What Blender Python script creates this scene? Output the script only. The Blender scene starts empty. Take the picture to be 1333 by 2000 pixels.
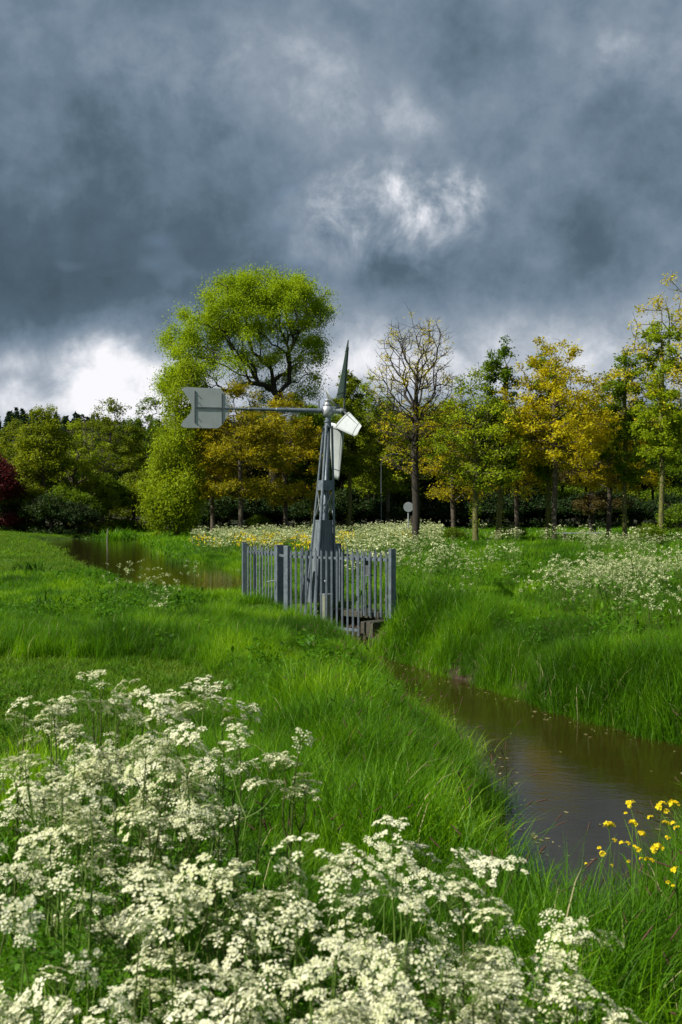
import bpy, math, random
import numpy as np
from mathutils import Vector, Matrix, Euler

rng = np.random.default_rng(7)
random.seed(7)
R = math.radians
scn = bpy.context.scene
COL = scn.collection

# ------------------------------------------------------------------ camera
F = 1944.0            # focal length in photo pixels (photo 1333 x 2000)
HOR = 1003.0          # horizon row of the photo
CAMZ = 1.85
cam_d = bpy.data.cameras.new('camera')
cam = bpy.data.objects.new('camera', cam_d)
COL.objects.link(cam)
cam.location = (0, 0, CAMZ)
cam.rotation_euler = (R(90), 0, 0)
cam_d.sensor_fit = 'VERTICAL'
cam_d.sensor_height = 36.0
cam_d.sensor_width = 24.0
cam_d.lens = 36.0 * F / 2000.0
cam_d.shift_y = 3.0 / 2000.0
cam_d.clip_start = 0.05
cam_d.clip_end = 5000
cam_d.dof.use_dof = True
cam_d.dof.focus_distance = 20.0
cam_d.dof.aperture_fstop = 9.0
scn.camera = cam

# ------------------------------------------------------------------ sun and sky
SUN_AZ = R(-114)       # from the view direction (+Y), negative = to the left
SUN_EL = R(44)
sun_dir = Vector((math.sin(SUN_AZ) * math.cos(SUN_EL), math.cos(SUN_AZ) * math.cos(SUN_EL), math.sin(SUN_EL)))
sl = bpy.data.lights.new('sun', 'SUN')
sl.energy = 5.0
sl.angle = R(0.5)
sl.color = (1.0, 0.95, 0.84)
so = bpy.data.objects.new('sun', sl)
COL.objects.link(so)
so.rotation_euler = sun_dir.to_track_quat('Z', 'Y').to_euler()
so.location = sun_dir * 200

scn.view_settings.view_transform = 'Standard'
scn.view_settings.look = 'None'
scn.view_settings.exposure = 0.78
scn.view_settings.gamma = 1.0
scn.view_settings.use_curve_mapping = False
scn.cycles.max_bounces = 6
scn.cycles.diffuse_bounces = 3
scn.cycles.glossy_bounces = 3
scn.cycles.transmission_bounces = 4
scn.cycles.use_denoising = True
scn.cycles.sample_clamp_indirect = 3.0


class NT:
    """short-hand for building node trees"""
    def __init__(s, tree):
        s.t = tree
        s.n = tree.nodes
        s.l = tree.links

    def node(s, kind, **kw):
        n = s.n.new(kind)
        for k, v in kw.items():
            if k.startswith('i_'):
                n.inputs[k[2:].replace('_', ' ')].default_value = v
            else:
                setattr(n, k, v)
        return n

    def plug(s, sock, v):
        if isinstance(v, (int, float)):
            sock.default_value = v
        elif isinstance(v, (tuple, list)):
            sock.default_value = v
        else:
            s.l.new(v, sock)

    def m(s, op, a, b=0.0, c=0.0, clamp=False):
        n = s.n.new('ShaderNodeMath')
        n.operation = op
        n.use_clamp = clamp
        s.plug(n.inputs[0], a)
        s.plug(n.inputs[1], b)
        s.plug(n.inputs[2], c)
        return n.outputs[0]

    def mix(s, f, a, b, blend='MIX'):
        n = s.n.new('ShaderNodeMix')
        n.data_type = 'RGBA'
        n.blend_type = blend
        s.plug(n.inputs[0], f)
        s.plug(n.inputs[6], a if not isinstance(a, tuple) else (*a[:3], 1))
        s.plug(n.inputs[7], b if not isinstance(b, tuple) else (*b[:3], 1))
        return n.outputs[2]

    def noise(s, vec, scale, detail=4, rough=0.5, dist=0.0, col=False, dim='3D'):
        n = s.n.new('ShaderNodeTexNoise')
        n.noise_dimensions = dim
        if vec is not None:
            s.l.new(vec, n.inputs['Vector'])
        n.inputs['Scale'].default_value = scale
        n.inputs['Detail'].default_value = detail
        n.inputs['Roughness'].default_value = rough
        n.inputs['Distortion'].default_value = dist
        return n.outputs['Color' if col else 'Fac']

    def ramp(s, f, stops, interp='LINEAR'):
        n = s.n.new('ShaderNodeValToRGB')
        n.color_ramp.interpolation = interp
        el = n.color_ramp.elements
        while len(el) < len(stops):
            el.new(0.5)
        for e, (p, c) in zip(el, stops):
            e.position = p
            e.color = (*c, 1) if len(c) == 3 else c
        s.plug(n.inputs[0], f)
        return n.outputs[0]


def build_world():
    w = bpy.data.worlds.new("World")
    scn.world = w
    w.use_nodes = True
    T = NT(w.node_tree)
    w.node_tree.nodes.clear()
    out = T.node('ShaderNodeOutputWorld')
    bg = T.node('ShaderNodeBackground')
    T.l.new(bg.outputs[0], out.inputs[0])
    sky = T.node('ShaderNodeTexSky', sky_type='NISHITA', sun_disc=False, sun_elevation=SUN_EL, sun_rotation=SUN_AZ,
                 altitude=0.0, air_density=1.2, dust_density=1.5, ozone_density=1.5)
    tc = T.node('ShaderNodeTexCoord')
    nrm = T.node('ShaderNodeVectorMath', operation='NORMALIZE')
    T.l.new(tc.outputs['Generated'], nrm.inputs[0])
    D = nrm.outputs[0]
    sep = T.node('ShaderNodeSeparateXYZ')
    T.l.new(D, sep.inputs[0])
    X, Y, Z = sep.outputs
    az = T.m('ARCTAN2', X, Y)
    el = T.m('ARCSINE', Z)
    # a cloud sheet overhead: positions on the sheet shrink towards the horizon
    zz = T.m('ADD', T.m('MAXIMUM', Z, 0.0), 0.30)
    px = T.m('DIVIDE', X, zz)
    py = T.m('DIVIDE', Y, zz)
    comb = T.node('ShaderNodeCombineXYZ')
    T.plug(comb.inputs[0], T.m('ADD', T.m('MULTIPLY', px, 1.15), 3.1))
    T.plug(comb.inputs[1], T.m('ADD', py, 1.7))
    P = comb.outputs[0]
    n_big = T.noise(P, 0.9, 3, 0.5, 0.3)
    n_mid = T.noise(D, 7.0, 8, 0.58, 0.12)
    n_fine = T.noise(D, 22.0, 8, 0.62, 0.1)
    # wobble for the banks' edges
    wob = T.noise(D, 8.0, 6, 0.58, 0.0, col=True)
    ws = T.node('ShaderNodeSeparateColor')
    T.l.new(wob, ws.inputs[0])
    azw = T.m('ADD', az, T.m('MULTIPLY', T.m('SUBTRACT', ws.outputs[0], 0.5), 0.22))
    elw = T.m('ADD', el, T.m('MULTIPLY', T.m('SUBTRACT', ws.outputs[1], 0.5), 0.10))

    def blob(px_, py_, sx, sy, amp):
        a0 = math.atan((px_ - 666) / F)
        e0 = math.atan((HOR - py_) / F * math.cos(a0))
        da = T.m('DIVIDE', T.m('SUBTRACT', azw, a0), sx / F)
        de = T.m('DIVIDE', T.m('SUBTRACT', elw, e0), sy / F)
        q = T.m('ADD', T.m('MULTIPLY', da, da), T.m('MULTIPLY', de, de))
        return T.m('MULTIPLY', T.m('EXPONENT', T.m('MULTIPLY', q, -0.5)), amp)

    v = T.m('ADD', 0.312, T.m('MULTIPLY', T.m('SUBTRACT', n_big, 0.5), 0.22))
    v = T.m('ADD', v, T.m('MULTIPLY', T.m('SUBTRACT', n_mid, 0.5), 0.78))
    v = T.m('ADD', v, T.m('MULTIPLY', T.m('SUBTRACT', n_fine, 0.5), 0.24))
    for b in [
        (430, 130, 150, 70, 0.12), (800, 215, 120, 45, 0.06), (640, 330, 200, 50, 0.04), (1150, 110, 260, 90, 0.06),
        (120, 60, 160, 60, 0.05), (1290, 110, 60, 50, 0.10),
                (150, 540, 420, 75, -0.20), (60, 330, 320, 80, -0.07), (1150, 480, 240, 75, -0.15), (880, 560, 120, 30, -0.06),
        (640, 600, 110, 30, 0.03), (1050, 630, 420, 45, 0.12), (690, 710, 130, 50, 0.26), (960, 700, 60, 40, 0.18), (1170, 690, 50, 35, 0.16),
        (60, 690, 240, 30, 0.20), (230, 745, 110, 60, 0.36), (40, 800, 240, 40, 0.26), (60, 730, 110, 20, -0.10), (770, 400, 190, 120, 0.10),
        (900, 760, 500, 50, 0.33), (-900, 650, 600, 90, 0.25), (2400, 500, 700, 120, 0.2),
    ]:
        v = T.m('ADD', v, blob(*b))
    v = T.m('ADD', v, T.m('MULTIPLY', T.m('MULTIPLY', T.m('SUBTRACT', T.noise(D, 24.0, 8, 0.66, 0.5), 0.5), 1.1), T.m('SUBTRACT', v, 0.22, clamp=True)))
    br = 0.0
    for b in [(790, 385, 90, 45, 0.62), (740, 480, 85, 50, 0.45), (840, 455, 60, 40, 0.35), (905, 385, 35, 35, 0.40), (420, 140, 130, 60, 0.22), (800, 215, 90, 40, 0.2), (1290, 110, 50, 50, 0.25),
              (200, 750, 150, 60, 0.3)]:
        br = T.m('ADD', br, blob(*b))
    tear = T.m('MULTIPLY', T.m('SUBTRACT', T.noise(D, 15.0, 8, 0.62, 0.3), 0.38), 3.0, clamp=True)
    v = T.m('ADD', v, T.m('MULTIPLY', br, tear))
    # unseen cloud behind the viewer, brightened to add ambient light
    back = T.m('MULTIPLY', T.m('MAXIMUM', T.m('MULTIPLY', Y, -1.0), 0.0), 0.22)
    v = T.m('ADD', v, back)
    col = T.ramp(v, [(0.0, (0.036, 0.055, 0.072)), (0.18, (0.052, 0.080, 0.107)), (0.34, (0.098, 0.136, 0.180)),
                     (0.50, (0.155, 0.190, 0.232)), (0.68, (0.27, 0.30, 0.34)), (0.86, (0.45, 0.46, 0.49)), (1.0, (0.56, 0.56, 0.58))])
    # clear gaps between the clouds: the sky itself
    gap = T.m('MULTIPLY', T.m('SUBTRACT', T.noise(P, 1.2, 4, 0.6), 0.62), 6.0, clamp=True)
    gap = T.m('MULTIPLY', gap, 0.5)
    skc = T.mix(1.0, sky.outputs[0], (0.09, 0.09, 0.09), 'MULTIPLY')
    c = T.mix(gap, col, skc)
    T.l.new(c, bg.inputs[0])
    bg.inputs[1].default_value = 1.0


build_world()

# ------------------------------------------------------------------ helpers

def tag(o, label=None, cat=None, group=None, kind=None):
    if label: o['label'] = label
    if cat: o['category'] = cat
    if group: o['group'] = group
    if kind: o['kind'] = kind
    return o


def empty(name, loc, rz=0.0):
    o = bpy.data.objects.new(name, None)
    o.empty_display_size = 0.2
    o.location = loc
    o.rotation_euler = (0, 0, rz)
    COL.objects.link(o)
    return o


def np_mesh(name, verts, faces, mats=(), mat_idx=None, tint=None, smooth=False):
    """verts (n,3); faces: list of int arrays (m,k)"""
    verts = np.asarray(verts, dtype=np.float32).reshape(-1, 3)
    if not isinstance(faces, list):
        faces = [faces]
    faces = [np.asarray(f, dtype=np.int32) for f in faces if len(f)]
    me = bpy.data.meshes.new(name)
    nl = sum(f.size for f in faces)
    nf = sum(len(f) for f in faces)
    me.vertices.add(len(verts))
    me.vertices.foreach_set('co', verts.ravel())
    me.loops.add(nl)
    me.polygons.add(nf)
    me.loops.foreach_set('vertex_index', np.concatenate([f.ravel() for f in faces]))
    tot = np.concatenate([np.full(len(f), f.shape[1], dtype=np.int32) for f in faces])
    st = np.concatenate([[0], np.cumsum(tot)[:-1]]).astype(np.int32)
    me.polygons.foreach_set('loop_start', st)
    me.polygons.foreach_set('loop_total', tot)
    for m_ in mats:
        me.materials.append(m_)
    if mat_idx is not None:
        me.polygons.foreach_set('material_index', np.asarray(mat_idx, dtype=np.int32))
    if smooth:
        me.polygons.foreach_set('use_smooth', np.ones(nf, dtype=bool))
    me.update(calc_edges=True)
    if tint is not None:
        a = me.attributes.new('tint', 'FLOAT', 'FACE')
        a.data.foreach_set('value', np.asarray(tint, dtype=np.float32))
    return me


def link(name, me, parent=None, loc=None):
    o = bpy.data.objects.new(name, me)
    COL.objects.link(o)
    if parent: o.parent = parent
    if loc is not None: o.location = loc
    return o


class MB:
    """collects simple solids into one mesh"""
    def __init__(s):
        s.v, s.f = [], []

    def add(s, vs, fs):
        b = len(s.v)
        s.v += [tuple(p) for p in vs]
        s.f += [tuple(i + b for i in f) for f in fs]

    def box(s, c, size, rot=None):
        x, y, z = size[0] / 2, size[1] / 2, size[2] / 2
        vs = [Vector(p) for p in [(-x, -y, -z), (x, -y, -z), (x, y, -z), (-x, y, -z), (-x, -y, z), (x, -y, z), (x, y, z), (-x, y, z)]]
        if rot is not None: vs = [rot @ p for p in vs]
        s.add([p + Vector(c) for p in vs], [(0, 3, 2, 1), (4, 5, 6, 7), (0, 1, 5, 4), (1, 2, 6, 5), (2, 3, 7, 6), (3, 0, 4, 7)])

    def bar(s, a, b, w, h, up=(0, 0, 1)):
        a, b = Vector(a), Vector(b)
        d = (b - a)
        L = d.length
        d.normalize()
        u = Vector(up)
        sx = d.cross(u)
        if sx.length < 1e-4: sx = d.cross(Vector((1, 0, 0)))
        sx.normalize()
        uz = sx.cross(d)
        rot = Matrix((sx, d, uz)).transposed()
        s.box((a + b) / 2, (w, L, h), rot)

    def tube(s, pts, rad, n=12, cap=True):
        pts = [Vector(p) for p in pts]
        if isinstance(rad, (int, float)): rad = [rad] * len(pts)
        base = len(s.v)
        prev = None
        for i, p in enumerate(pts):
            d = (pts[min(i + 1, len(pts) - 1)] - pts[max(i - 1, 0)]).normalized()
            if prev is None:
                a = d.cross(Vector((0, 0, 1)))
                if a.length < 1e-3: a = d.cross(Vector((0, 1, 0)))
                a.normalize()
            else:
                a = (prev - d * prev.dot(d)).normalized()
            prev = a
            b = d.cross(a)
            for k in range(n):
                t = 2 * math.pi * k / n
                s.v.append(tuple(p + (a * math.cos(t) + b * math.sin(t)) * rad[i]))
        for i in range(len(pts) - 1):
            for k in range(n):
                k2 = (k + 1) % n
                s.f.append((base + i * n + k, base + i * n + k2, base + (i + 1) * n + k2, base + (i + 1) * n + k))
        if cap:
            s.f.append(tuple(base + k for k in range(n))[::-1])
            s.f.append(tuple(base + (len(pts) - 1) * n + k for k in range(n)))

    def prism(s, poly, ax, ay, az, org, th):
        """poly in (ax, ay) plane at org, extruded +-th/2 along az"""
        ax, ay, az, org = map(Vector, (ax, ay, az, org))
        n = len(poly)
        vs = [org + ax * p[0] + ay * p[1] + az * (th / 2) for p in poly] + [org + ax * p[0] + ay * p[1] - az * (th / 2) for p in poly]
        fs = [tuple(range(n)), tuple(range(2 * n - 1, n - 1, -1))]
        for i in range(n):
            j = (i + 1) % n
            fs.append((i, i + n, j + n, j))
        s.add(vs, fs)

    def build(s, name, mat, parent=None, bevel=0.0, smooth=False):
        me = bpy.data.meshes.new(name)
        me.from_pydata(s.v, [], s.f)
        me.materials.append(mat)
        me.validate()
        if smooth:
            for p in me.polygons: p.use_smooth = True
        o = link(name, me, parent)
        if bevel > 0:
            b = o.modifiers.new('bevel', 'BEVEL')
            b.width = bevel
            b.segments = 2
            b.limit_method = 'ANGLE'
        return o


# ------------------------------------------------------------------ materials

def new_mat(name):
    m = bpy.data.materials.new(name)
    m.use_nodes = True
    m.node_tree.nodes.clear()
    T = NT(m.node_tree)
    out = T.node('ShaderNodeOutputMaterial')
    return m, T, out


def leaf_mat(name, c1, c2, c3=None, trans=0.45, rough=0.6, tcol=(1.25, 1.15, 0.5), spec=0.12, big=0.25, vary=1.1):
    """c1..c3: colours of the leaves, picked leaf by leaf and plant by plant"""
    m, T, out = new_mat(name)
    at = T.node('ShaderNodeAttribute', attribute_name='tint')
    oi = T.node('ShaderNodeObjectInfo')
    geo = T.node('ShaderNodeNewGeometry')
    n = T.noise(geo.outputs['Position'], big, 3, 0.6)
    f = T.m('ADD', T.m('MULTIPLY', at.outputs['Fac'], 0.62), T.m('MULTIPLY', oi.outputs['Random'], 0.16))
    f = T.m('ADD', f, T.m('MULTIPLY', T.m('SUBTRACT', n, 0.5), vary))
    f = T.m('ADD', f, 0.10, clamp=True)
    c = T.ramp(f, [(0.1, c1), (0.6, c2), (1.0, c3 or c2)])
    p = T.node('ShaderNodeBsdfPrincipled')
    T.l.new(c, p.inputs['Base Color'])
    p.inputs['Roughness'].default_value = rough
    p.inputs['Specular IOR Level'].default_value = spec
    tr = T.node('ShaderNodeBsdfTranslucent')
    T.l.new(T.mix(1.0, c, tcol, 'MULTIPLY'), tr.inputs[0])
    ms = T.node('ShaderNodeMixShader')
    ms.inputs[0].default_value = trans
    T.l.new(p.outputs[0], ms.inputs[1])
    T.l.new(tr.outputs[0], ms.inputs[2])
    T.l.new(ms.outputs[0], out.inputs[0])
    return m


def solid_mat(name, c1, c2, scale=6.0, rough=0.7, metal=0.0, spec=0.4, bump=0.0, stretch=(1, 1, 1), detail=5, extra=None):
    m, T, out = new_mat(name)
    tc = T.node('ShaderNodeTexCoord')
    mp = T.node('ShaderNodeMapping')
    mp.inputs['Scale'].default_value = stretch
    T.l.new(tc.outputs['Object'], mp.inputs[0])
    n = T.noise(mp.outputs[0], scale, detail, 0.6)
    n2 = T.noise(mp.outputs[0], scale * 5, 3, 0.6)
    f = T.m('ADD', T.m('MULTIPLY', n, 0.7), T.m('MULTIPLY', n2, 0.3))
    f = T.m('MULTIPLY', T.m('SUBTRACT', f, 0.3), 2.5, clamp=True)
    c = T.mix(f, c1, c2)
    if extra:
        thr, ce = extra
        n3 = T.noise(mp.outputs[0], scale * 0.6, 6, 0.7)
        c = T.mix(T.m('MULTIPLY', T.m('SUBTRACT', n3, thr), 8.0, clamp=True), c, ce)
    p = T.node('ShaderNodeBsdfPrincipled')
    T.l.new(c, p.inputs['Base Color'])
    T.plug(p.inputs['Roughness'], T.m('ADD', rough - 0.08, T.m('MULTIPLY', n2, 0.16)))
    p.inputs['Metallic'].default_value = metal
    p.inputs['Specular IOR Level'].default_value = spec
    if bump > 0:
        b = T.node('ShaderNodeBump')
        b.inputs['Strength'].default_value = 0.6
        b.inputs['Distance'].default_value = bump
        T.l.new(f, b.inputs['Height'])
        T.l.new(b.outputs[0], p.inputs['Normal'])
    T.l.new(p.outputs[0], out.inputs[0])
    return m


M = {}
M['grass'] = leaf_mat('grass_blades', (0.030, 0.095, 0.002), (0.090, 0.235, 0.003), (0.22, 0.38, 0.006), trans=0.5, rough=0.5, spec=0.18, tcol=(1.3, 1.3, 0.4), big=0.55, vary=2.6)  # strong vary paints sunlit and shadowed patches into the blade colour
M['lawn'] = leaf_mat('short_grass_blades', (0.055, 0.12, 0.008), (0.10, 0.20, 0.012), (0.16, 0.24, 0.02), trans=0.4, rough=0.5, big=0.7)
M['weed'] = leaf_mat('broad_leaves', (0.030, 0.095, 0.003), (0.065, 0.185, 0.006), (0.12, 0.26, 0.01), trans=0.45, rough=0.55, spec=0.15, big=0.6)
M['withered'] = leaf_mat('withered_leaves', (0.14, 0.04, 0.015), (0.26, 0.09, 0.03), (0.35, 0.2, 0.07), trans=0.3)
M['deepgrass'] = leaf_mat('deep_green_blades', (0.012, 0.045, 0.003), (0.025, 0.08, 0.005), (0.05, 0.13, 0.008), trans=0.4)
M['dry'] = leaf_mat('dry_blades', (0.20, 0.19, 0.08), (0.34, 0.30, 0.15), (0.42, 0.38, 0.22), trans=0.3, rough=0.6)
M['seed'] = leaf_mat('foxtail_heads', (0.045, 0.025, 0.018), (0.08, 0.045, 0.03), (0.14, 0.09, 0.05), trans=0.1, rough=0.8)
M['willow'] = leaf_mat('bright_spring_leaves', (0.14, 0.22, 0.007), (0.27, 0.39, 0.012), (0.40, 0.50, 0.025), trans=0.5, big=0.12)
M['lime'] = leaf_mat('yellow_green_leaves', (0.11, 0.18, 0.007), (0.25, 0.34, 0.012), (0.40, 0.47, 0.03), trans=0.5, big=0.2)
M['gold'] = leaf_mat('golden_oak_leaves', (0.22, 0.22, 0.006), (0.52, 0.48, 0.012), (0.78, 0.70, 0.03), trans=0.48, tcol=(1.2, 1.0, 0.4), big=0.25)
M['amber'] = leaf_mat('amber_oak_leaves', (0.12, 0.13, 0.006), (0.30, 0.28, 0.009), (0.52, 0.44, 0.016), trans=0.45, tcol=(1.2, 1.0, 0.4), big=0.25)
M['green'] = leaf_mat('fresh_green_leaves', (0.05, 0.105, 0.005), (0.12, 0.20, 0.007), (0.21, 0.30, 0.012), trans=0.45, big=0.2)
M['olive'] = leaf_mat('olive_leaves', (0.07, 0.11, 0.005), (0.17, 0.22, 0.008), (0.30, 0.35, 0.015), trans=0.4, big=0.2)
M['deep'] = leaf_mat('dark_leaves', (0.010, 0.026, 0.006), (0.020, 0.045, 0.009), (0.040, 0.065, 0.012), trans=0.25, big=0.2)  # leaf colour darkened to carry the shade low in the wood
M['brownish'] = leaf_mat('bronze_brown_leaves', (0.04, 0.032, 0.010), (0.075, 0.058, 0.014), (0.11, 0.085, 0.02), trans=0.3, big=0.2)
M['red'] = leaf_mat('copper_red_leaves', (0.035, 0.008, 0.010), (0.075, 0.014, 0.016), (0.13, 0.03, 0.025), trans=0.35, tcol=(1.3, 0.7, 0.6))
M['pine'] = leaf_mat('conifer_needles', (0.010, 0.028, 0.012), (0.018, 0.042, 0.018), (0.03, 0.055, 0.02), trans=0.1)
M['floret'] = leaf_mat('white_florets', (0.46, 0.50, 0.24), (0.72, 0.72, 0.50), (0.80, 0.79, 0.63), trans=0.35, tcol=(1.0, 1.0, 0.85), rough=0.7, spec=0.1, big=2.0)
M['floret_far'] = leaf_mat('cream_florets', (0.36, 0.42, 0.18), (0.54, 0.57, 0.33), (0.66, 0.66, 0.47), trans=0.3, tcol=(1.0, 1.0, 0.8), rough=0.7, spec=0.1)
M['yellow'] = leaf_mat('yellow_petals', (0.62, 0.46, 0.01), (0.76, 0.60, 0.012), (0.80, 0.68, 0.03), trans=0.35, tcol=(1.05, 1.0, 0.5), rough=0.6)
M['stem'] = leaf_mat('green_stems', (0.06, 0.11, 0.02), (0.10, 0.17, 0.03), (0.15, 0.22, 0.05), trans=0.1, rough=0.5)
M['stem_dark'] = leaf_mat('purplish_stems', (0.05, 0.05, 0.02), (0.07, 0.09, 0.025), (0.10, 0.14, 0.035), trans=0.05, rough=0.5)
M['bark'] = solid_mat('grey_brown_bark', (0.035, 0.028, 0.020), (0.11, 0.09, 0.065), 5, 0.9, bump=0.03, stretch=(3, 3, 0.6))
M['bark_dark'] = solid_mat('dark_bark', (0.014, 0.012, 0.009), (0.040, 0.032, 0.024), 5, 0.9, bump=0.03, stretch=(3, 3, 0.6))
M['bark_moss'] = solid_mat('mossy_bark', (0.05, 0.045, 0.02), (0.14, 0.13, 0.04), 4, 0.9, bump=0.03, stretch=(3, 3, 1.0), extra=(0.5, (0.12, 0.14, 0.025)))
M['bark_pale'] = solid_mat('pale_grey_bark', (0.10, 0.09, 0.075), (0.24, 0.215, 0.18), 5, 0.9, bump=0.02, stretch=(3, 3, 0.6))
M['steel'] = solid_mat('galvanised_steel', (0.070, 0.090, 0.115), (0.185, 0.22, 0.255), 11, 0.5, metal=0.4, spec=0.5, detail=6, extra=(0.60, (0.13, 0.12, 0.10)))
M['steel_light'] = solid_mat('bright_galvanised_steel', (0.22, 0.24, 0.255), (0.40, 0.42, 0.44), 9, 0.45, metal=0.4, spec=0.5)
M['steel_dark'] = solid_mat('weathered_steel', (0.06, 0.068, 0.075), (0.13, 0.145, 0.155), 9, 0.5, metal=0.4)
M['panel'] = solid_mat('weathered_cladding', (0.085, 0.105, 0.12), (0.19, 0.22, 0.24), 14, 0.6, metal=0.3, stretch=(1, 1, 0.25), extra=(0.60, (0.07, 0.07, 0.06)))
M['blade'] = solid_mat('pale_painted_sheet', (0.30, 0.33, 0.335), (0.40, 0.43, 0.435), 3.5, 0.42, metal=0.0, spec=0.5, extra=(0.64, (0.34, 0.38, 0.30)))
M['greenbox'] = solid_mat('green_grey_paint', (0.15, 0.17, 0.12), (0.24, 0.26, 0.19), 8, 0.5, extra=(0.62, (0.09, 0.10, 0.06)))
M['concrete'] = solid_mat('darkened_stained_concrete', (0.03, 0.028, 0.02), (0.075, 0.07, 0.055), 4, 0.9, bump=0.01, extra=(0.5, (0.03, 0.035, 0.018)))  # base darkened for the shade of the culvert mouth, greenish stains over it
M['timber'] = solid_mat('darkened_old_timber', (0.022, 0.017, 0.011), (0.06, 0.047, 0.03), 6, 0.85, bump=0.01, stretch=(2, 2, 0.3))  # timber tone darkened to suit the shaded culvert opening
M['white'] = solid_mat('white_paint', (0.55, 0.56, 0.55), (0.72, 0.73, 0.72), 5, 0.5)
M['asphalt'] = solid_mat('worn_asphalt', (0.09, 0.088, 0.085), (0.15, 0.145, 0.14), 9, 0.9)
M['redpath'] = solid_mat('reddish_path', (0.17, 0.10, 0.08), (0.26, 0.17, 0.135), 9, 0.9)
M['signback'] = solid_mat('grey_sign_back', (0.20, 0.23, 0.25), (0.30, 0.33, 0.35), 7, 0.5, metal=0.3)


def ground_mat():
    m, T, out = new_mat('earth_under_grass')
    geo = T.node('ShaderNodeNewGeometry')
    P = geo.outputs['Position']
    sep = T.node('ShaderNodeSeparateXYZ')
    T.l.new(P, sep.inputs[0])
    n1 = T.noise(P, 0.35, 5, 0.6)
    n2 = T.noise(P, 9.0, 5, 0.7)
    f = T.m('ADD', T.m('MULTIPLY', n1, 0.5), T.m('MULTIPLY', n2, 0.5))
    c = T.ramp(f, [(0.32, (0.018, 0.040, 0.006)), (0.5, (0.038, 0.085, 0.008)), (0.66, (0.075, 0.125, 0.012))])
    mud = T.mix(n2, (0.018, 0.014, 0.009), (0.050, 0.036, 0.020))
    wet = T.m('MULTIPLY', T.m('SUBTRACT', -0.18, sep.outputs[2]), 7.0, clamp=True)
    c = T.mix(wet, c, mud)
    # bare woodland soil, darkened to add to the shade under the trees
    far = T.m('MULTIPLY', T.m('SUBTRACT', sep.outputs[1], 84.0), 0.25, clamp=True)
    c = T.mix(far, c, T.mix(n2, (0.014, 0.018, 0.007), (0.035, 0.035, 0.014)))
    p = T.node('ShaderNodeBsdfPrincipled')
    T.l.new(c, p.inputs['Base Color'])
    p.inputs['Roughness'].default_value = 0.9
    p.inputs['Specular IOR Level'].default_value = 0.2
    b = T.node('ShaderNodeBump')
    b.inputs['Strength'].default_value = 0.8
    b.inputs['Distance'].default_value = 0.05
    T.l.new(n2, b.inputs['Height'])
    T.l.new(b.outputs[0], p.inputs['Normal'])
    T.l.new(p.outputs[0], out.inputs[0])
    return m


def water_mat():
    m, T, out = new_mat('brown_ditch_water')
    geo = T.node('ShaderNodeNewGeometry')
    mp = T.node('ShaderNodeMapping')
    mp.inputs['Scale'].default_value = (1.0, 1.8, 1.0)
    T.l.new(geo.outputs['Position'], mp.inputs[0])
    n = T.noise(mp.outputs[0], 9.0, 3, 0.5)
    nb = T.noise(mp.outputs[0], 1.3, 2, 0.5)
    n3 = T.noise(mp.outputs[0], 26.0, 2, 0.5)
    h = T.m('ADD', n, T.m('MULTIPLY', nb, 1.5))
    h = T.m('ADD', h, T.m('MULTIPLY', n3, 0.25))
    b = T.node('ShaderNodeBump')
    b.inputs['Strength'].default_value = 0.16
    b.inputs['Distance'].default_value = 0.012
    T.l.new(h, b.inputs['Height'])
    p = T.node('ShaderNodeBsdfPrincipled')
    T.l.new(T.mix(nb, (0.014, 0.010, 0.002), (0.024, 0.017, 0.003)), p.inputs['Base Color'])
    p.inputs['Roughness'].default_value = 0.045
    p.inputs['IOR'].default_value = 1.5
    p.inputs['Specular IOR Level'].default_value = 0.6
    T.l.new(b.outputs[0], p.inputs['Normal'])
    T.l.new(p.outputs[0], out.inputs[0])
    return m


# ------------------------------------------------------------------ terrain
WZ = -0.5
WU = -0.15         # the pump lifts water from the lower ditch to this level
LOWER = np.array([(-0.80, 19.9), (-0.5, 19.25), (0.05, 17.6), (0.38, 16), (0.58, 14.3), (0.88, 11.7), (1.12, 9.5), (1.22, 8), (1.12, 6.6), (0.95, 5.4), (0.95, 4.5),
                  (1.35, 4.7), (1.7, 5.4), (2.3, 6.2), (3.3, 7.0), (5, 7.7), (9, 8.5), (14, 8.8),
                  (14, 12), (9, 10.9), (5, 9.9), (3.45, 10.2), (2.7, 11.5), (2.05, 13.2), (1.42, 14.4), (0.95, 15.9), (.62, 17.3), (.38, 18.7), (0.15, 19.5)])
UPPER = np.array([(-2.9, 23.2), (-3.6, 23.9), (-5.0, 25.4), (-6.3, 28.2), (-7.8, 32), (-11.3, 42), (-17.2, 59), (-22.5, 71), (-21, 78), (-16, 78),
                  (-14.6, 75), (-11.4, 60), (-8.2, 47), (-6.9, 42), (-5.1, 39), (-2.9, 32), (-2.3, 27), (-2.2, 24.5)])


def poly_sdf(x, y, poly):
    """signed distance to a polygon, negative inside"""
    x = np.asarray(x, float); y = np.asarray(y, float)
    d = np.full(x.shape, 1e9)
    ins = np.zeros(x.shape, bool)
    n = len(poly)
    for i in range(n):
        ax, ay = poly[i]; bx, by = poly[(i + 1) % n]
        ex, ey = bx - ax, by - ay
        t = np.clip(((x - ax) * ex + (y - ay) * ey) / (ex * ex + ey * ey), 0, 1)
        d = np.minimum(d, (x - ax - t * ex) ** 2 + (y - ay - t * ey) ** 2)
        c = ((ay > y) != (by > y)) & (x < (bx - ax) * (y - ay) / ((by - ay) + 1e-12) + ax)
        ins ^= c
    d = np.sqrt(d)
    return np.where(ins, -d, d)


def sstep(t):
    t = np.clip(t, 0, 1)
    return t * t * (3 - 2 * t)


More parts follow.
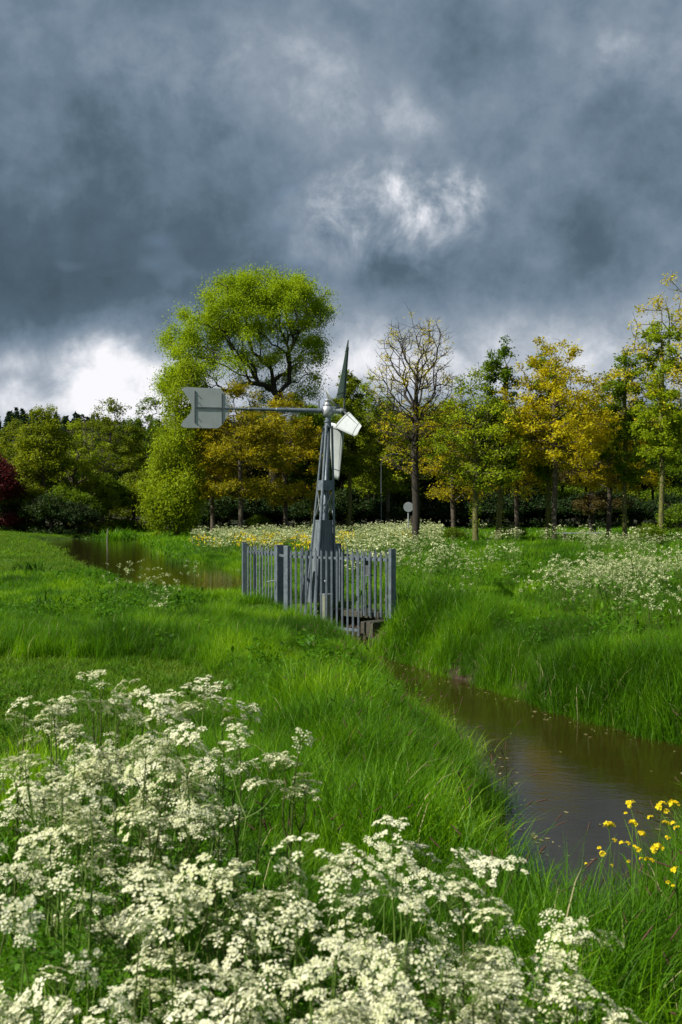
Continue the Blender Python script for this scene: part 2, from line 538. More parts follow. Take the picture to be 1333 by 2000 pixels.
def wob(x, y):
    return (np.sin(x * 1.7 + y * 0.6) * np.cos(y * 1.3 - x * 0.4) * 0.5 + np.sin(x * 4.1 - y * 3.3) * 0.22 + np.sin(x * 0.37 + 1) * np.sin(y * 0.29 + 2) * 1.1)


def wsd(x, y):
    d = np.minimum(poly_sdf(x, y, LOWER), poly_sdf(x, y, UPPER))
    far = np.clip((np.asarray(y) - 20) / 40, 0, 1)
    return d + (np.sin(x * 3.1 + y * 2.3) * 0.06 + np.sin(x * 7.3 - y * 5.1) * 0.035) * (1 + 2.5 * far)


def height(x, y):
    x = np.asarray(x, float); y = np.asarray(y, float)
    land = 0.03 * wob(x, y)
    land = land + 0.25 * sstep((9 - y) / 7.0)                       # rise under the viewer
    land = land * np.where(y < 20, 1 - 0.75 * sstep((x - 0.1) / 1.0) * sstep((9 - y) / 2), 1)
    land = land + 0.22 * sstep((x - 2.5) / 4.0) * sstep((y - 10) / 6) * sstep((60 - y) / 25)   # far bank, to the right
    land = land + 0.33 * sstep((-x - 0.27 * y - 1) / 6.0) * sstep((y - 35) / 30)
    land = land + 0.10 * sstep((y - 30) / 40)
    land = land + 0.25 * sstep((y - 18) / 22.0) * sstep((x + 1) / 5.0)      # the right hand meadow climbs gently to the trees
    land = land + 11.0 * sstep((y - 135) / 110.0) * sstep((-x + 40) / 120)
    d = wsd(x, y)
    land = land - 0.26 * np.exp(-(np.maximum(d, 0) / 1.3) ** 2) * ((y < 20) & (x < 1.6 + 0 * y))
    width = np.where(y > 21, 0.9, 0.95)
    k = sstep((d + 0.22) / width)
    bed = np.where(y > 21.5, WU, WZ) - 0.45
    steep = sstep((d + 0.22) / 0.42)
    k = 0.5 * k + 0.5 * steep
    return land * k + bed * (1 - k)


def axis(segs):
    out = [segs[0][0]]
    for a, b, st0, st1 in segs:
        p = a
        L = b - a
        while p < b - 1e-6:
            t = (p - a) / L
            p = min(b, p + st0 + (st1 - st0) * t)
            out.append(p)
    return np.unique(np.round(np.array(out), 4))


xs = axis([(-2500, -300, 500, 200), (-300, -60, 40, 10), (-60, -25, 4, 1.2), (-25, -5, 0.6, 0.18), (-5, 6, 0.13, 0.13), (6, 16, 0.2, 0.8), (16, 60, 1.2, 4), (60, 300, 10, 40), (300, 2500, 200, 500)])
ys = axis([(-300, -10, 80, 20), (-10, 1, 4, 0.5), (1, 24, 0.13, 0.16), (24, 60, 0.2, 0.7), (60, 130, 0.8, 3), (130, 400, 6, 40), (400, 3000, 150, 500)])
GX, GY = np.meshgrid(xs, ys)
GZ = height(GX, GY)
nx, ny = len(xs), len(ys)
idx = np.arange(nx * ny).reshape(ny, nx)
quads = np.stack([idx[:-1, :-1], idx[:-1, 1:], idx[1:, 1:], idx[1:, :-1]], -1).reshape(-1, 4)
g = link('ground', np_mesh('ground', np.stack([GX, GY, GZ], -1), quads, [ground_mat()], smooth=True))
tag(g, kind='structure')
g['label'] = 'grassy meadow ground with steep earth banks beside the ditch'

wx = np.array([[-6, 2, WZ], [20, 2, WZ], [20, 20.5, WZ], [-6, 20.5, WZ], [-30, 22.2, WU], [0, 22.2, WU], [0, 82, WU], [-30, 82, WU]], float)
w_ = link('water', np_mesh('water', wx, np.array([[0, 1, 2, 3], [4, 5, 6, 7]]), [water_mat()]))
tag(w_, 'still brown ditch water reflecting the golden trees', kind='structure')


# ------------------------------------------------------------------ scattering (only for uncountable ground cover)

def strip_blades(n, H, W, spread, lean, segs, rg, droop=0.6, hvar=0.35):
    """n tapering bent blades as quad strips"""
    base = rg.normal(0, spread, (n, 2))
    h = H * (1 + hvar * rg.uniform(-1, 0.8, n))
    w = W * rg.uniform(0.6, 1.3, n)
    az = rg.uniform(0, 2 * np.pi, n)
    ln = np.abs(rg.normal(0, lean, n)) + 0.05
    dr = droop * rg.uniform(0.2, 1.3, n)
    fa = az + rg.uniform(-1.2, 1.2, n) + np.pi / 2
    t = np.linspace(0, 1, segs + 1)
    T_, N_ = np.meshgrid(t, np.arange(n))
    out = ln[:, None] * T_ + dr[:, None] * T_ ** 2.6
    ang = out
    hx = np.cumsum(np.sin(ang), 1) / (segs + 1) * h[:, None]
    hz = np.cumsum(np.cos(ang), 1) / (segs + 1) * h[:, None]
    hx -= hx[:, :1]; hz -= hz[:, :1]
    cx = base[:, :1] + np.cos(az)[:, None] * hx
    cy = base[:, 1:] + np.sin(az)[:, None] * hx
    ww = w[:, None] * np.clip(1.02 - T_ ** 1.7, 0.05, 1) * 0.5
    L = np.stack([cx - np.cos(fa)[:, None] * ww, cy - np.sin(fa)[:, None] * ww, hz], -1)
    Rr = np.stack([cx + np.cos(fa)[:, None] * ww, cy + np.sin(fa)[:, None] * ww, hz], -1)
    V = np.stack([L, Rr], 2).reshape(-1, 3)         # n, segs+1, 2
    b = (np.arange(n) * (segs + 1) * 2)[:, None] + (np.arange(segs) * 2)[None]
    q = np.stack([b, b + 1, b + 3, b + 2], -1).reshape(-1, 4)
    tint = np.repeat(rg.uniform(0, 1, n), segs)
    return V, q, tint


def leaf_quads(centers, size, rg, droop=0.0, aspect=0.55, up=0.3):
    """rhombic leaves at the centres with random directions"""
    n = len(centers)
    u = rg.normal(0, 1, (n, 3))
    u[:, 2] = u[:, 2] * 0.6 - droop
    u /= np.linalg.norm(u, axis=1)[:, None] + 1e-9
    nn = rg.normal(0, 1, (n, 3)); nn[:, 2] = np.abs(nn[:, 2]) + up
    v = np.cross(nn, u); v /= np.linalg.norm(v, axis=1)[:, None] + 1e-9
    s = size * (0.5 + 0.9 * rg.uniform(0, 1, n) ** 1.3)[:, None] * 1.05
    a = centers - u * s * 0.5
    b = centers + v * s * aspect * 0.5 - u * s * 0.08
    c = centers + u * s * 0.5
    d = centers - v * s * aspect * 0.5 - u * s * 0.08
    V = np.stack([a, b, c, d], 1).reshape(-1, 3)
    q = np.arange(n * 4).reshape(n, 4)
    return V, q, rg.uniform(0, 1, n)


def tubes(A, B, ra, rb, sides=5):
    """frustum for each segment A->B"""
    A = np.asarray(A, float); B = np.asarray(B, float)
    d = B - A
    L = np.linalg.norm(d, axis=1)[:, None] + 1e-9
    d = d / L
    ref = np.where(np.abs(d[:, 2:3]) > 0.9, np.array([[1.0, 0, 0]]), np.array([[0, 0, 1.0]]))
    u = np.cross(d, ref); u /= np.linalg.norm(u, axis=1)[:, None] + 1e-9
    v = np.cross(d, u)
    th = np.arange(sides) * 2 * np.pi / sides
    ring = u[:, None] * np.cos(th)[None, :, None] + v[:, None] * np.sin(th)[None, :, None]
    VA = A[:, None] + ring * np.asarray(ra)[:, None, None]
    VB = B[:, None] + ring * np.asarray(rb)[:, None, None] + (d * 0.2 * np.asarray(rb)[:, None])[:, None]
    V = np.concatenate([VA, VB], 1).reshape(-1, 3)
    n = len(A)
    b = (np.arange(n) * 2 * sides)[:, None]
    k = np.arange(sides)[None]; k2 = (k + 1) % sides
    q = np.stack([b + k, b + k2, b + sides + k2, b + sides + k], -1).reshape(-1, 4)
    return V, q


class Acc:
    def __init__(s): s.V, s.Q, s.T, s.Mi, s.n = [], [], [], [], 0

    def add(s, V, q, tint=None, mi=0):
        s.V.append(V); s.Q.append(q + s.n); s.n += len(V)
        s.T.append(np.full(len(q), 0.5) if tint is None else tint)
        s.Mi.append(np.full(len(q), mi))

    def mesh(s, name, mats):
        return np_mesh(name, np.concatenate(s.V), np.concatenate(s.Q), mats, np.concatenate(s.Mi), np.concatenate(s.T))


def scatter(name, meshes, pts, variant, rot, scl, label):
    """one stuff object: every point carries one of the meshes"""
    me = bpy.data.meshes.new(name + '_points')
    n = len(pts)
    me.vertices.add(n)
    me.vertices.foreach_set('co', np.asarray(pts, np.float32).ravel())
    a = me.attributes.new('pick', 'INT', 'POINT'); a.data.foreach_set('value', np.asarray(variant, np.int32))
    a = me.attributes.new('turn', 'FLOAT_VECTOR', 'POINT'); a.data.foreach_set('vector', np.asarray(rot, np.float32).ravel())
    a = me.attributes.new('size', 'FLOAT_VECTOR', 'POINT'); a.data.foreach_set('vector', np.asarray(scl, np.float32).ravel())
    o = link(name, me)
    gt = bpy.data.node_groups.new(name, 'GeometryNodeTree')
    gt.interface.new_socket('Geometry', in_out='INPUT', socket_type='NodeSocketGeometry')
    gt.interface.new_socket('Geometry', in_out='OUTPUT', socket_type='NodeSocketGeometry')
    N, L = gt.nodes, gt.links
    gi, go = N.new('NodeGroupInput'), N.new('NodeGroupOutput')
    join = N.new('GeometryNodeJoinGeometry')

    def attr(nm, dt):
        x = N.new('GeometryNodeInputNamedAttribute'); x.data_type = dt; x.inputs[0].default_value = nm
        return x.outputs[0]
    pk, tr, sz = attr('pick', 'INT'), attr('turn', 'FLOAT_VECTOR'), attr('size', 'FLOAT_VECTOR')
    for i, m_ in enumerate(meshes):
        src = bpy.data.objects.new(name + '_source', m_)
        oi = N.new('GeometryNodeObjectInfo'); oi.inputs['Object'].default_value = src
        cp = N.new('FunctionNodeCompare'); cp.data_type = 'INT'; cp.operation = 'EQUAL'
        L.new(pk, cp.inputs[2]); cp.inputs[3].default_value = i
        ip = N.new('GeometryNodeInstanceOnPoints')
        L.new(gi.outputs[0], ip.inputs['Points'])
        L.new(cp.outputs[0], ip.inputs['Selection'])
        L.new(oi.outputs['Geometry'], ip.inputs['Instance'])
        L.new(tr, ip.inputs['Rotation'])
        L.new(sz, ip.inputs['Scale'])
        L.new(ip.outputs[0], join.inputs[0])
    L.new(join.outputs[0], go.inputs[0])
    md = o.modifiers.new('scatter', 'NODES'); md.node_group = gt
    tag(o, label, kind='stuff')
    return o


def in_view(x, y, mx=1.12, extra=0.6):
    return np.abs(x) < y * 0.343 * mx + extra


def wedge_points(n, y0, y1, rg, power=1.0, mx=1.15):
    """points spread evenly over the ground the camera looks at"""
    u = rg.uniform(0, 1, n)
    y = np.sqrt(y0 ** 2 + u * (y1 ** 2 - y0 ** 2)) if power == 1.0 else y0 * (y1 / y0) ** u
    x = rg.uniform(-1, 1, n) * (y * 0.343 * mx + 0.8)
    return x, y


def transforms(n, rg, smin, smax, tilt=0.12):
    rot = np.c_[rg.normal(0, tilt, n), rg.normal(0, tilt, n), rg.uniform(0, 2 * np.pi, n)]
    s = rg.uniform(smin, smax, n)
    return rot, np.c_[s, s, s * rg.uniform(0.85, 1.15, n)]


FENCE_POLY = np.array([(-2.25, 22.2), (-1.15, 20.0), (0.92, 18.1), (0.0, 20.7)])


def lawn_mask(x, y):
    """closely grown grass: the trodden left foreground and the mown left bank"""
    a = (x < -1.2 - 0.1 * (y - 7)) & (y > 6) & (y < 12.5) & (x + 0.22 * y < 1.4)
    b = (x < -0.21 * y - 0.5) & (y > 30)
    c = np.hypot(x + 2.2, (y - 10.0) * 0.6) < 1.3
    return a | b | c


def tall_factor(x, y):
    d = wsd(x, y)
    f = 1.0 + 0.25 * np.exp(-(d / 1.1) ** 2)
    f = f * (0.62 + 0.38 * sstep((12.5 - y) / 4.0) + 0.22 * ((x < -0.8) & (y > 11)))
    f = np.where((x > 1.2) & (y > 9), f * 1.2, f)
    f = np.where((x < -0.8) & (y > 19), f * 0.8, f)
    f = np.where((x < 1.0) & (y > 12), f * 0.85, f)
    f = np.where((x > 0.6) & (x < 2.2) & (y > 14.5) & (y < 19.5), f * 1.35, f)
    f = np.where((x < 1.3) & (y <= 12) & (y > 5), f * 0.87, f)
    f = np.where((x > 0.9) & (y < 8), f * 0.80, f)
    f = np.where((np.abs(x + 0.2) < 0.7) & (y > 17.6) & (y < 19.8), f * 0.5, f)
    f = f * (1.0 + 0.45 * np.sin(x * 2.3 + 1.7 * np.sin(y * 1.1)) * np.sin(y * 1.9 + 1.3 * np.sin(x * 1.7)))
    f = np.where(lawn_mask(x + rng.normal(0, .35, x.shape), y + rng.normal(0, .5, y.shape)), 0.32, f)
    nearleft = np.exp(-((x + 0.2) ** 2 + (y - 14.5) ** 2) / 40.0)
    return f * (0.85 + 0.22 * np.sin(x * 1.3 + y * 0.9) * np.cos(y * 0.7 - x)) * (1 + 0 * nearleft)


def build_grass():
    rg = np.random.default_rng(3)
    near = []
    for i in range(5):
        A = Acc()
        A.add(*strip_blades(70, 0.50, 0.0075, 0.075, 0.22, 6, rg, droop=1.0), 0)
        if i in (1, 3):
            A.add(*strip_blades(5, 0.50, 0.006, 0.07, 0.4, 6, rg, droop=1.3), 1)
        near.append(A.mesh('grass_tuft', [M['grass'], M['dry']]))
    x, y = wedge_points(21000, 1.2, 17.0, rg)
    # more blades close to the lens
    x2, y2 = wedge_points(4500, 1.0, 7.0, rg)
    x = np.r_[x, x2]; y = np.r_[y, y2]
    d = wsd(x, y)
    keep = (d > -0.10) & (rg.uniform(0, 1, len(x)) < np.where(lawn_mask(x, y), 0.14, 1.0))
    # keep clear of the lens
    keep &= ~((y < 1.9) & (np.abs(x) < 2))
    x, y = x[keep], y[keep]
    rot, s = transforms(len(x), rg, 0.75, 1.2)
    s *= tall_factor(x, y)[:, None]
    s[:, :2] = np.maximum(s[:, :2], 0.6)
    scatter('tall_grass', near, np.c_[x, y, height(x, y) - 0.02], rg.integers(0, 5, len(x)), rot, s,
            'tall lush green grass on both banks of the ditch in the foreground')
    # middle distance and far
    mid = []
    for i in range(4):
        A = Acc()
        A.add(*strip_blades(46, 0.46, 0.014, 0.13, 0.25, 4, rg, droop=0.9), 0)
        if i == 1:
            A.add(*strip_blades(3, 0.5, 0.012, 0.1, 0.3, 4, rg, droop=1.3), 1)
        mid.append(A.mesh('grass_tuft', [M['grass'], M['dry']]))
    x, y = wedge_points(24000, 16.0, 44.0, rg)
    keep = (wsd(x, y) > -0.05) & (rg.uniform(0, 1, len(x)) < np.where(lawn_mask(x, y), 0.15, 1.0))
    keep &= ~((poly_sdf(x, y, FENCE_POLY) < 0.0) & (rg.uniform(0, 1, len(x)) < 0.5))
    x, y = x[keep], y[keep]
    rot, s = transforms(len(x), rg, 0.75, 1.2)
    s *= tall_factor(x, y)[:, None]
    s[:, :2] = np.maximum(s[:, :2], 0.6)
    inside = poly_sdf(x, y, FENCE_POLY) < 0.25
    s[inside] *= 0.6
    # the ground just before the culvert is bare and dark
    scatter('meadow_grass', mid, np.c_[x, y, height(x, y) - 0.02], rg.integers(0, 4, len(x)), rot, s,
            'dense green meadow grass around the fenced wind pump')
    far = []
    for i in range(3):
        A = Acc()
        A.add(*strip_blades(40, 0.42, 0.035, 0.32, 0.3, 3, rg, droop=0.7), 0)
        far.append(A.mesh('grass_tuft', [M['grass']]))
    x, y = wedge_points(20000, 42.0, 105.0, rg, mx=1.2)
    keep = (wsd(x, y) > 0.0) & (rg.uniform(0, 1, len(x)) < np.where(lawn_mask(x, y), 0.25, 1.0))
    x, y = x[keep], y[keep]
    rot, s = transforms(len(x), rg, 0.8, 1.25)
    s[:, 2] *= tall_factor(x, y)
    scatter('distant_grass', far, np.c_[x, y, height(x, y) - 0.02], rg.integers(0, 3, len(x)), rot, s,
            'sunlit grass of the far meadow below the trees')
    # short grass
    sh = []
    for i in range(3):
        A = Acc()
        A.add(*strip_blades(60, 0.10, 0.007, 0.09, 0.5, 3, rg, droop=1.0), 0)
        sh.append(A.mesh('short_tuft', [M['lawn']]))
    x, y = wedge_points(26000, 5.5, 34.0, rg)
    k = (lawn_mask(x, y) | (wsd(x, y) > 1.0) & (rg.uniform(0, 1, len(x)) < 0.12)) & (wsd(x, y) > 0.1)
    x, y = x[k], y[k]
    xb = rg.uniform(-32, -8, 9000); yb = rg.uniform(30, 92, 9000)
    k = lawn_mask(xb, yb) & (wsd(xb, yb) > 0.2)
    xb, yb = xb[k], yb[k]
    rot, s = transforms(len(x) + len(xb), rg, 0.8, 1.4)
    s[len(x):] *= 1.7
    X = np.r_[x, xb]; Y = np.r_[y, yb]
    scatter('short_grass', sh, np.c_[X, Y, height(X, Y) - 0.01], rg.integers(0, 3, len(X)), rot, s,
            'short yellowish green grass on the trodden left bank')
    # broad-leaved weeds among the grass
    wd = []
    for i in range(4):
        A = Acc()
        hs = 0.36
        for k_ in range(7):
            bx, by = rg.normal(0, 0.10, 2)
            lx, ly = rg.normal(0, 0.10, 2)
            hh = hs * rg.uniform(0.6, 1.2)
            p0 = np.array([[bx, by, 0]]); p1 = np.array([[bx + lx, by + ly, hh]])
            A.add(*tubes(p0, p1, [0.004], [0.002], 3), None, 0)
            tt = rg.uniform(0.25, 1, 11)
            c = p0 + (p1 - p0) * tt[:, None] + rg.normal(0, 0.035, (11, 3))
            A.add(*leaf_quads(c, 0.085, rg, droop=0.2, aspect=0.5, up=1.0), 0)
        wd.append(A.mesh('weed_tuft', [M['weed']]))
    x, y = wedge_points(9000, 6.0, 40.0, rg)
    pat = np.sin(x * 0.9 + 1.3) * np.cos(y * 0.55 + x * 0.3) + rg.normal(0, 0.35, len(x))
    left = (x < 0.1 + 0.02 * y) & (y < 21) & (y > 9)
    k = (wsd(x, y) > 0.25) & ~((x > -2.9) & (x < 1.4) & (y > 14.5) & (y < 23)) & ((pat > 0.7) | (left & (pat > 0.0)))
    x, y = x[k], y[k]
    rot, s = transforms(len(x), rg, 0.45, 0.95)
    s[lawn_mask(x, y)] *= 0.5
    scatter('broadleaf_weeds', wd, np.c_[x, y, height(x, y)], rg.integers(0, 4, len(x)), rot, s,
            'low broad leaved weeds growing through the bank grass')
    # foxtail heads
    fx = []
    for i in range(3):
        A = Acc()
        for k_ in range(5):
            bx, by = rg.normal(0, 0.10, 2)
            lx, ly = rg.normal(0, 0.13, 2)
            hh = rg.uniform(0.48, 0.70)
            p = np.array([[bx, by, 0], [bx + lx * 0.3, by + ly * 0.3, hh * 0.55], [bx + lx * 0.8, by + ly * 0.8, hh * 0.9], [bx + lx * 1.2, by + ly * 1.2, hh]])
            A.add(*tubes(p[:-1], p[1:], [0.0016] * 3, [0.0014] * 3, 3), None, 0)
            d = (p[3] - p[2]); d /= np.linalg.norm(d)
            e = np.array([p[3], p[3] + d * 0.012, p[3] + d * 0.05, p[3] + d * 0.066])
            A.add(*tubes(e[:-1], e[1:], [0.0015, 0.0034, 0.0030], [0.0034, 0.0030, 0.001], 6), None, 1)
        fx.append(A.mesh('foxtail_tuft', [M['grass'], M['seed']]))
    x, y = wedge_points(330, 3.0, 14.0, rg)
    d = wsd(x, y)
    k = (d > 0.1) & (d < 2.0) & (x > -0.4)
    xb = rg.uniform(0.5, 2.2, 34); yb = rg.uniform(2.8, 5.6, 34)
    kb = (wsd(xb, yb) > 0.0)
    x = np.r_[x[k], xb[kb]]; y = np.r_[y[k], yb[kb]]
    rot, s = transforms(len(x), rg, 0.75, 1.05)
    scatter('foxtail_grass', fx, np.c_[x, y, height(x, y)], rg.integers(0, 3, len(x)), rot, s,
            'thin foxtail grass with dark brown seed heads along the ditch')


build_grass()


def build_floating():
    rg = np.random.default_rng(8)
    A = Acc()
    x = np.r_[rg.uniform(-0.5, 6, 9000), rg.uniform(-20, -1, 9000)]; y = np.r_[rg.uniform(5, 19, 9000), rg.uniform(22.5, 75, 9000)]
    d = wsd(x, y)
    k = (d < -0.10) & (rg.uniform(0, 1, len(x)) < 0.55 * np.exp(-((d + 0.12) / 0.22) ** 2) + 0.012)
    x, y = x[k], y[k]
    n = len(x)
    lv = np.where(y > 21, WU, WZ) + 0.006
    a = rg.uniform(0, 6.28, n); s_ = rg.uniform(0.008, 0.03, n) * np.where(y > 21, 2.2, 1)
    u = np.c_[np.cos(a), np.sin(a)] * s_[:, None]; v = np.c_[-np.sin(a), np.cos(a)] * s_[:, None] * 0.45
    P = np.c_[x, y]
    z = lv[:, None]
    V = np.stack([np.c_[P - u, z], np.c_[P - v, z], np.c_[P + u, z + 0.002], np.c_[P + v, z]], 1).reshape(-1, 3)
    A.add(V, np.arange(n * 4).reshape(n, 4), rg.uniform(0, 1, n))
    o = link('floating_leaves', A.mesh('floating_leaves', [M['dry']]))
    tag(o, 'small pale leaves and bits of straw floating along the edges of the water', kind='stuff')


build_floating()


# ------------------------------------------------------------------ drifts of wild flowers in the meadow (uncountable)

def in_poly(x, y, poly):
    return poly_sdf(x, y, np.array(poly, float)) < 0


def build_drifts():
    rg = np.random.default_rng(11)

    def parsley(nu, H, wide, umb, nq, qs, stemr):
        A = Acc()
        for k in range(nu):
            a = rg.uniform(0, 2 * np.pi); r = wide * np.sqrt(rg.uniform(0, 1))
            top = np.array([r * np.cos(a), r * np.sin(a), H * rg.uniform(0.62, 1.0)])
            base = np.array([top[0] * 0.25, top[1] * 0.25, 0])
            A.add(*tubes([base], [top], [stemr], [stemr * 0.6], 3), None, 1)
            n = nq
            rr = umb * np.sqrt(rg.uniform(0, 1, n)); aa = rg.uniform(0, 2 * np.pi, n)
            tl = rg.normal(0, 0.25, 2)
            c = np.c_[rr * np.cos(aa), rr * np.sin(aa), 0.012 * rg.normal(0, 1, n)]
            c[:, 2] += tl[0] * c[:, 0] + tl[1] * c[:, 1] - (rr / umb) ** 2 * umb * 0.25
            A.add(*leaf_quads(c + top, qs, rg, aspect=0.9, up=1.5), 0)
        c = np.c_[rg.normal(0, wide * 0.6, (34, 2)), H * rg.uniform(0.1, 0.75, 34)]
        V, q, t = leaf_quads(c, 0.085, rg, aspect=0.4, up=1.0)
        A.add(V, q, t * 0.5 + 0.5, 2)
        return A.mesh('flowering_tuft', [M['floret_far'], M['stem'], M['green_herb']])
    M['green_herb'] = M['weed']
    nearp = [parsley(12, 0.85, 0.28, 0.038, 16, 0.020, 0.0035) for _ in range(4)]
    farp = [parsley(15, 0.85, 0.42, 0.055, 6, 0.052, 0.006) for _ in range(4)]

    def density_near(x, y):
        px = 666 + x / y * F
        d = np.zeros(x.shape)
        d = np.where(in_poly(x, y, [(4.0, 12.8), (6, 12.0), (8.8, 21.5), (7, 22.5), (4.9, 21), (3.6, 18.5), (3.6, 15)]), 0.42 + 0.25 * np.sin(x * 1.9) * np.cos(y * 1.1), d)
        d = np.where((px > 770) & (px < 1010) & (y > 19) & (y < 30), 0.02 + 0.16 * ((y - 19) / 11) ** 2, d)
        d = np.where((px > 1130) & (px < 1280) & (y > 27) & (y < 34), 0.14, d)
        d = np.where((px > 150) & (px < 470) & (y > 14.5) & (y < 21), 0.02, d)
        d = np.where((px > 900) & (px < 1333) & (y > 9) & (y < 20) & (d == 0), 0.012, d)
        return d
    x, y = wedge_points(6500, 9.0, 34.0, rg)
    k = (rg.uniform(0, 1, len(x)) < density_near(x, y)) & (wsd(x, y) > 0.9)
    x, y = x[k], y[k]
    rot, s = transforms(len(x), rg, 0.75, 1.1, 0.08)
    scatter('wild_parsley_drift', nearp, np.c_[x, y, height(x, y)], rg.integers(0, 4, len(x)), rot, s,
            'drift of creamy white cow parsley on the sunny right hand meadow')

    def density_far(x, y):
        px = 666 + x / y * F
        d = np.zeros(x.shape)
        d = np.where((px > 420) & (px < 1000) & (y > 34) & (y < 74), 0.50, d)
        d = np.where((px > 420) & (px < 650) & (y < 46), 0.30 * (y > 38), d)
        d = np.where((px > 650) & (px < 780) & (y < 34), 0.5 * (y > 25), d)
        d = np.where((px > 780) & (px < 920) & (y < 40), 0.5 * (y > 29), d)
        d = np.where((px > 860) & (px < 1010) & (y > 28), 0.05 * (y < 60), d)
        d = np.where((px > 650) & (px < 890) & (y > 30) & (y < 42), 0.45, d)
        d = np.where((px > 1060) & (px < 1170) & (y > 38) & (y < 43), 0.6, d)
        d = np.where((px > 1150) & (px < 1340) & (y > 34) & (y < 39), 0.2, d)
        d = np.where((px > 380) & (px < 420) & (y > 42) & (y < 70), 0.25, d)
        d = np.where((px > 225) & (px < 290) & (y > 96) & (y < 104), 0.5, d)
        return d * np.clip(0.75 + 0.8 * np.sin(x * 0.8 + np.sin(y * .4)) * np.cos(y * 0.33 + x * 0.2) + 0.4 * np.sin(x * 2.1 + y), 0.1, 1.3)
    x, y = wedge_points(14500, 25.0, 104.0, rg, mx=1.05)
    k = (rg.uniform(0, 1, len(x)) < density_far(x, y)) & (wsd(x, y) > 1.2)
    x, y = x[k], y[k]
    rot, s = transforms(len(x), rg, 0.55, 1.2, 0.1)
    scatter('flowering_meadow', farp, np.c_[x, y, height(x, y)], rg.integers(0, 4, len(x)), rot, s,
            'wide band of white flowering cow parsley in front of the trees')
    # yellow flowers in the far band
    yl = []
    for i in range(3):
        A = Acc()
        for k_ in range(16):
            t = np.array([*rg.normal(0, 0.22, 2), rg.uniform(0.4, 0.75)])
            A.add(*tubes([[t[0] * .3, t[1] * .3, 0]], [t], [0.004], [0.003], 3), None, 1)
            A.add(*leaf_quads(t + rg.normal(0, 0.025, (6, 3)), 0.055, rg, aspect=0.9), 0)
        c = np.c_[rg.normal(0, 0.2, (30, 2)), rg.uniform(0.05, 0.5, 30)]
        A.add(*leaf_quads(c, 0.13, rg), 2)
        yl.append(A.mesh('yellow_tuft', [M['yellow'], M['stem'], M['weed']]))
    x, y = wedge_points(5200, 24.0, 62.0, rg)
    px = 666 + x / y * F
    dd = np.where((px > 395) & (px < 520) & (y > 40) & (y < 52), 0.11, 0)
    dd = np.where((px > 520) & (px < 690) & (y > 36) & (y < 56), 0.14, dd)
    dd = np.where((px > 690) & (px < 800) & (y > 30) & (y < 50), 0.04, dd)
    dd = np.where((px > 745) & (px < 800) & (y > 22) & (y < 32), 0.04, dd)
    k = rg.uniform(0, 1, len(x)) < dd
    x, y = x[k], y[k]
    rot, s = transforms(len(x), rg, 0.8, 1.15, 0.08)
    scatter('yellow_flower_drift', yl, np.c_[x, y, height(x, y)], rg.integers(0, 3, len(x)), rot, s,
            'drift of yellow flowers behind the wind pump')


build_drifts()


# ------------------------------------------------------------------ trees

def grow(targets, trunk_pts, rg, kpath=0.45, step=0.7, sag=0.10, r_tip=0.014, r_pow=0.46, trunk_r=None, fork=None):
    """joins every target to the nearest part of a growing skeleton; returns nodes, parent, radius"""
    pos = [np.array(p, float) for p in trunk_pts]
    par = [-1] + list(range(len(pos) - 1))
    plen = [0.0]
    for i in range(1, len(pos)): plen.append(plen[-1] + np.linalg.norm(pos[i] - pos[i - 1]))
    ok = [0.0 if (fork is None or p[2] >= fork) else 1e6 for p in pos]
    top = pos[-1]
    order = np.argsort(np.linalg.norm(targets - top, axis=1))
    P = np.zeros((len(targets) * 14 + len(pos) + 10, 3)); P[:len(pos)] = pos
    PL = np.zeros(len(P)); PL[:len(pos)] = plen
    OK = np.zeros(len(P)); OK[:len(pos)] = ok
    n = len(pos)
    tips = []
    for t in order:
        p = targets[t]
        dv = p - P[:n]
        dist = np.linalg.norm(dv, axis=1)
        cost = dist + kpath * PL[:n] + OK[:n] + 0.8 * np.maximum(0, P[:n, 2] - p[2]) 
        q = int(np.argmin(cost))
        dq = dist[q]
        ns = max(1, min(12, int(round(dq / step))))
        prev = q
        for k in range(1, ns + 1):
            f = k / ns
            pt = P[q] + (p - P[q]) * f
            pt[2] += sag * dq * math.sin(math.pi * f)
            if k < ns: pt = pt + rg.normal(0, 0.07 * min(dq, 3) / 2, 3)
            P[n] = pt; par.append(prev); PL[n] = PL[prev] + np.linalg.norm(P[n] - P[prev])
            prev = n; n += 1
        tips.append(prev)
    cnt = np.zeros(n)
    cnt[tips] += 1
    for i in range(n - 1, 0, -1):
        cnt[par[i]] += cnt[i]
    cnt = np.maximum(cnt, 1)
    rad = r_tip * cnt ** r_pow
    P = P[:n].copy()
    if trunk_r is not None:
        nt = len(trunk_pts)
        r0 = rad[nt - 1]
        for i in range(nt):
            f = 1 - i / max(1, nt - 1)
            rad[i] = max(rad[i] * 0.9, trunk_r * (0.72 + 0.28 * f) if i < nt - 1 else min(rad[i], trunk_r * 0.8))
        rad[0] = trunk_r * 1.35
        rad = np.minimum(rad, np.where(np.arange(n) < nt, 9, trunk_r * 0.62))
    return P, np.array(par), rad, cnt, np.array(tips)


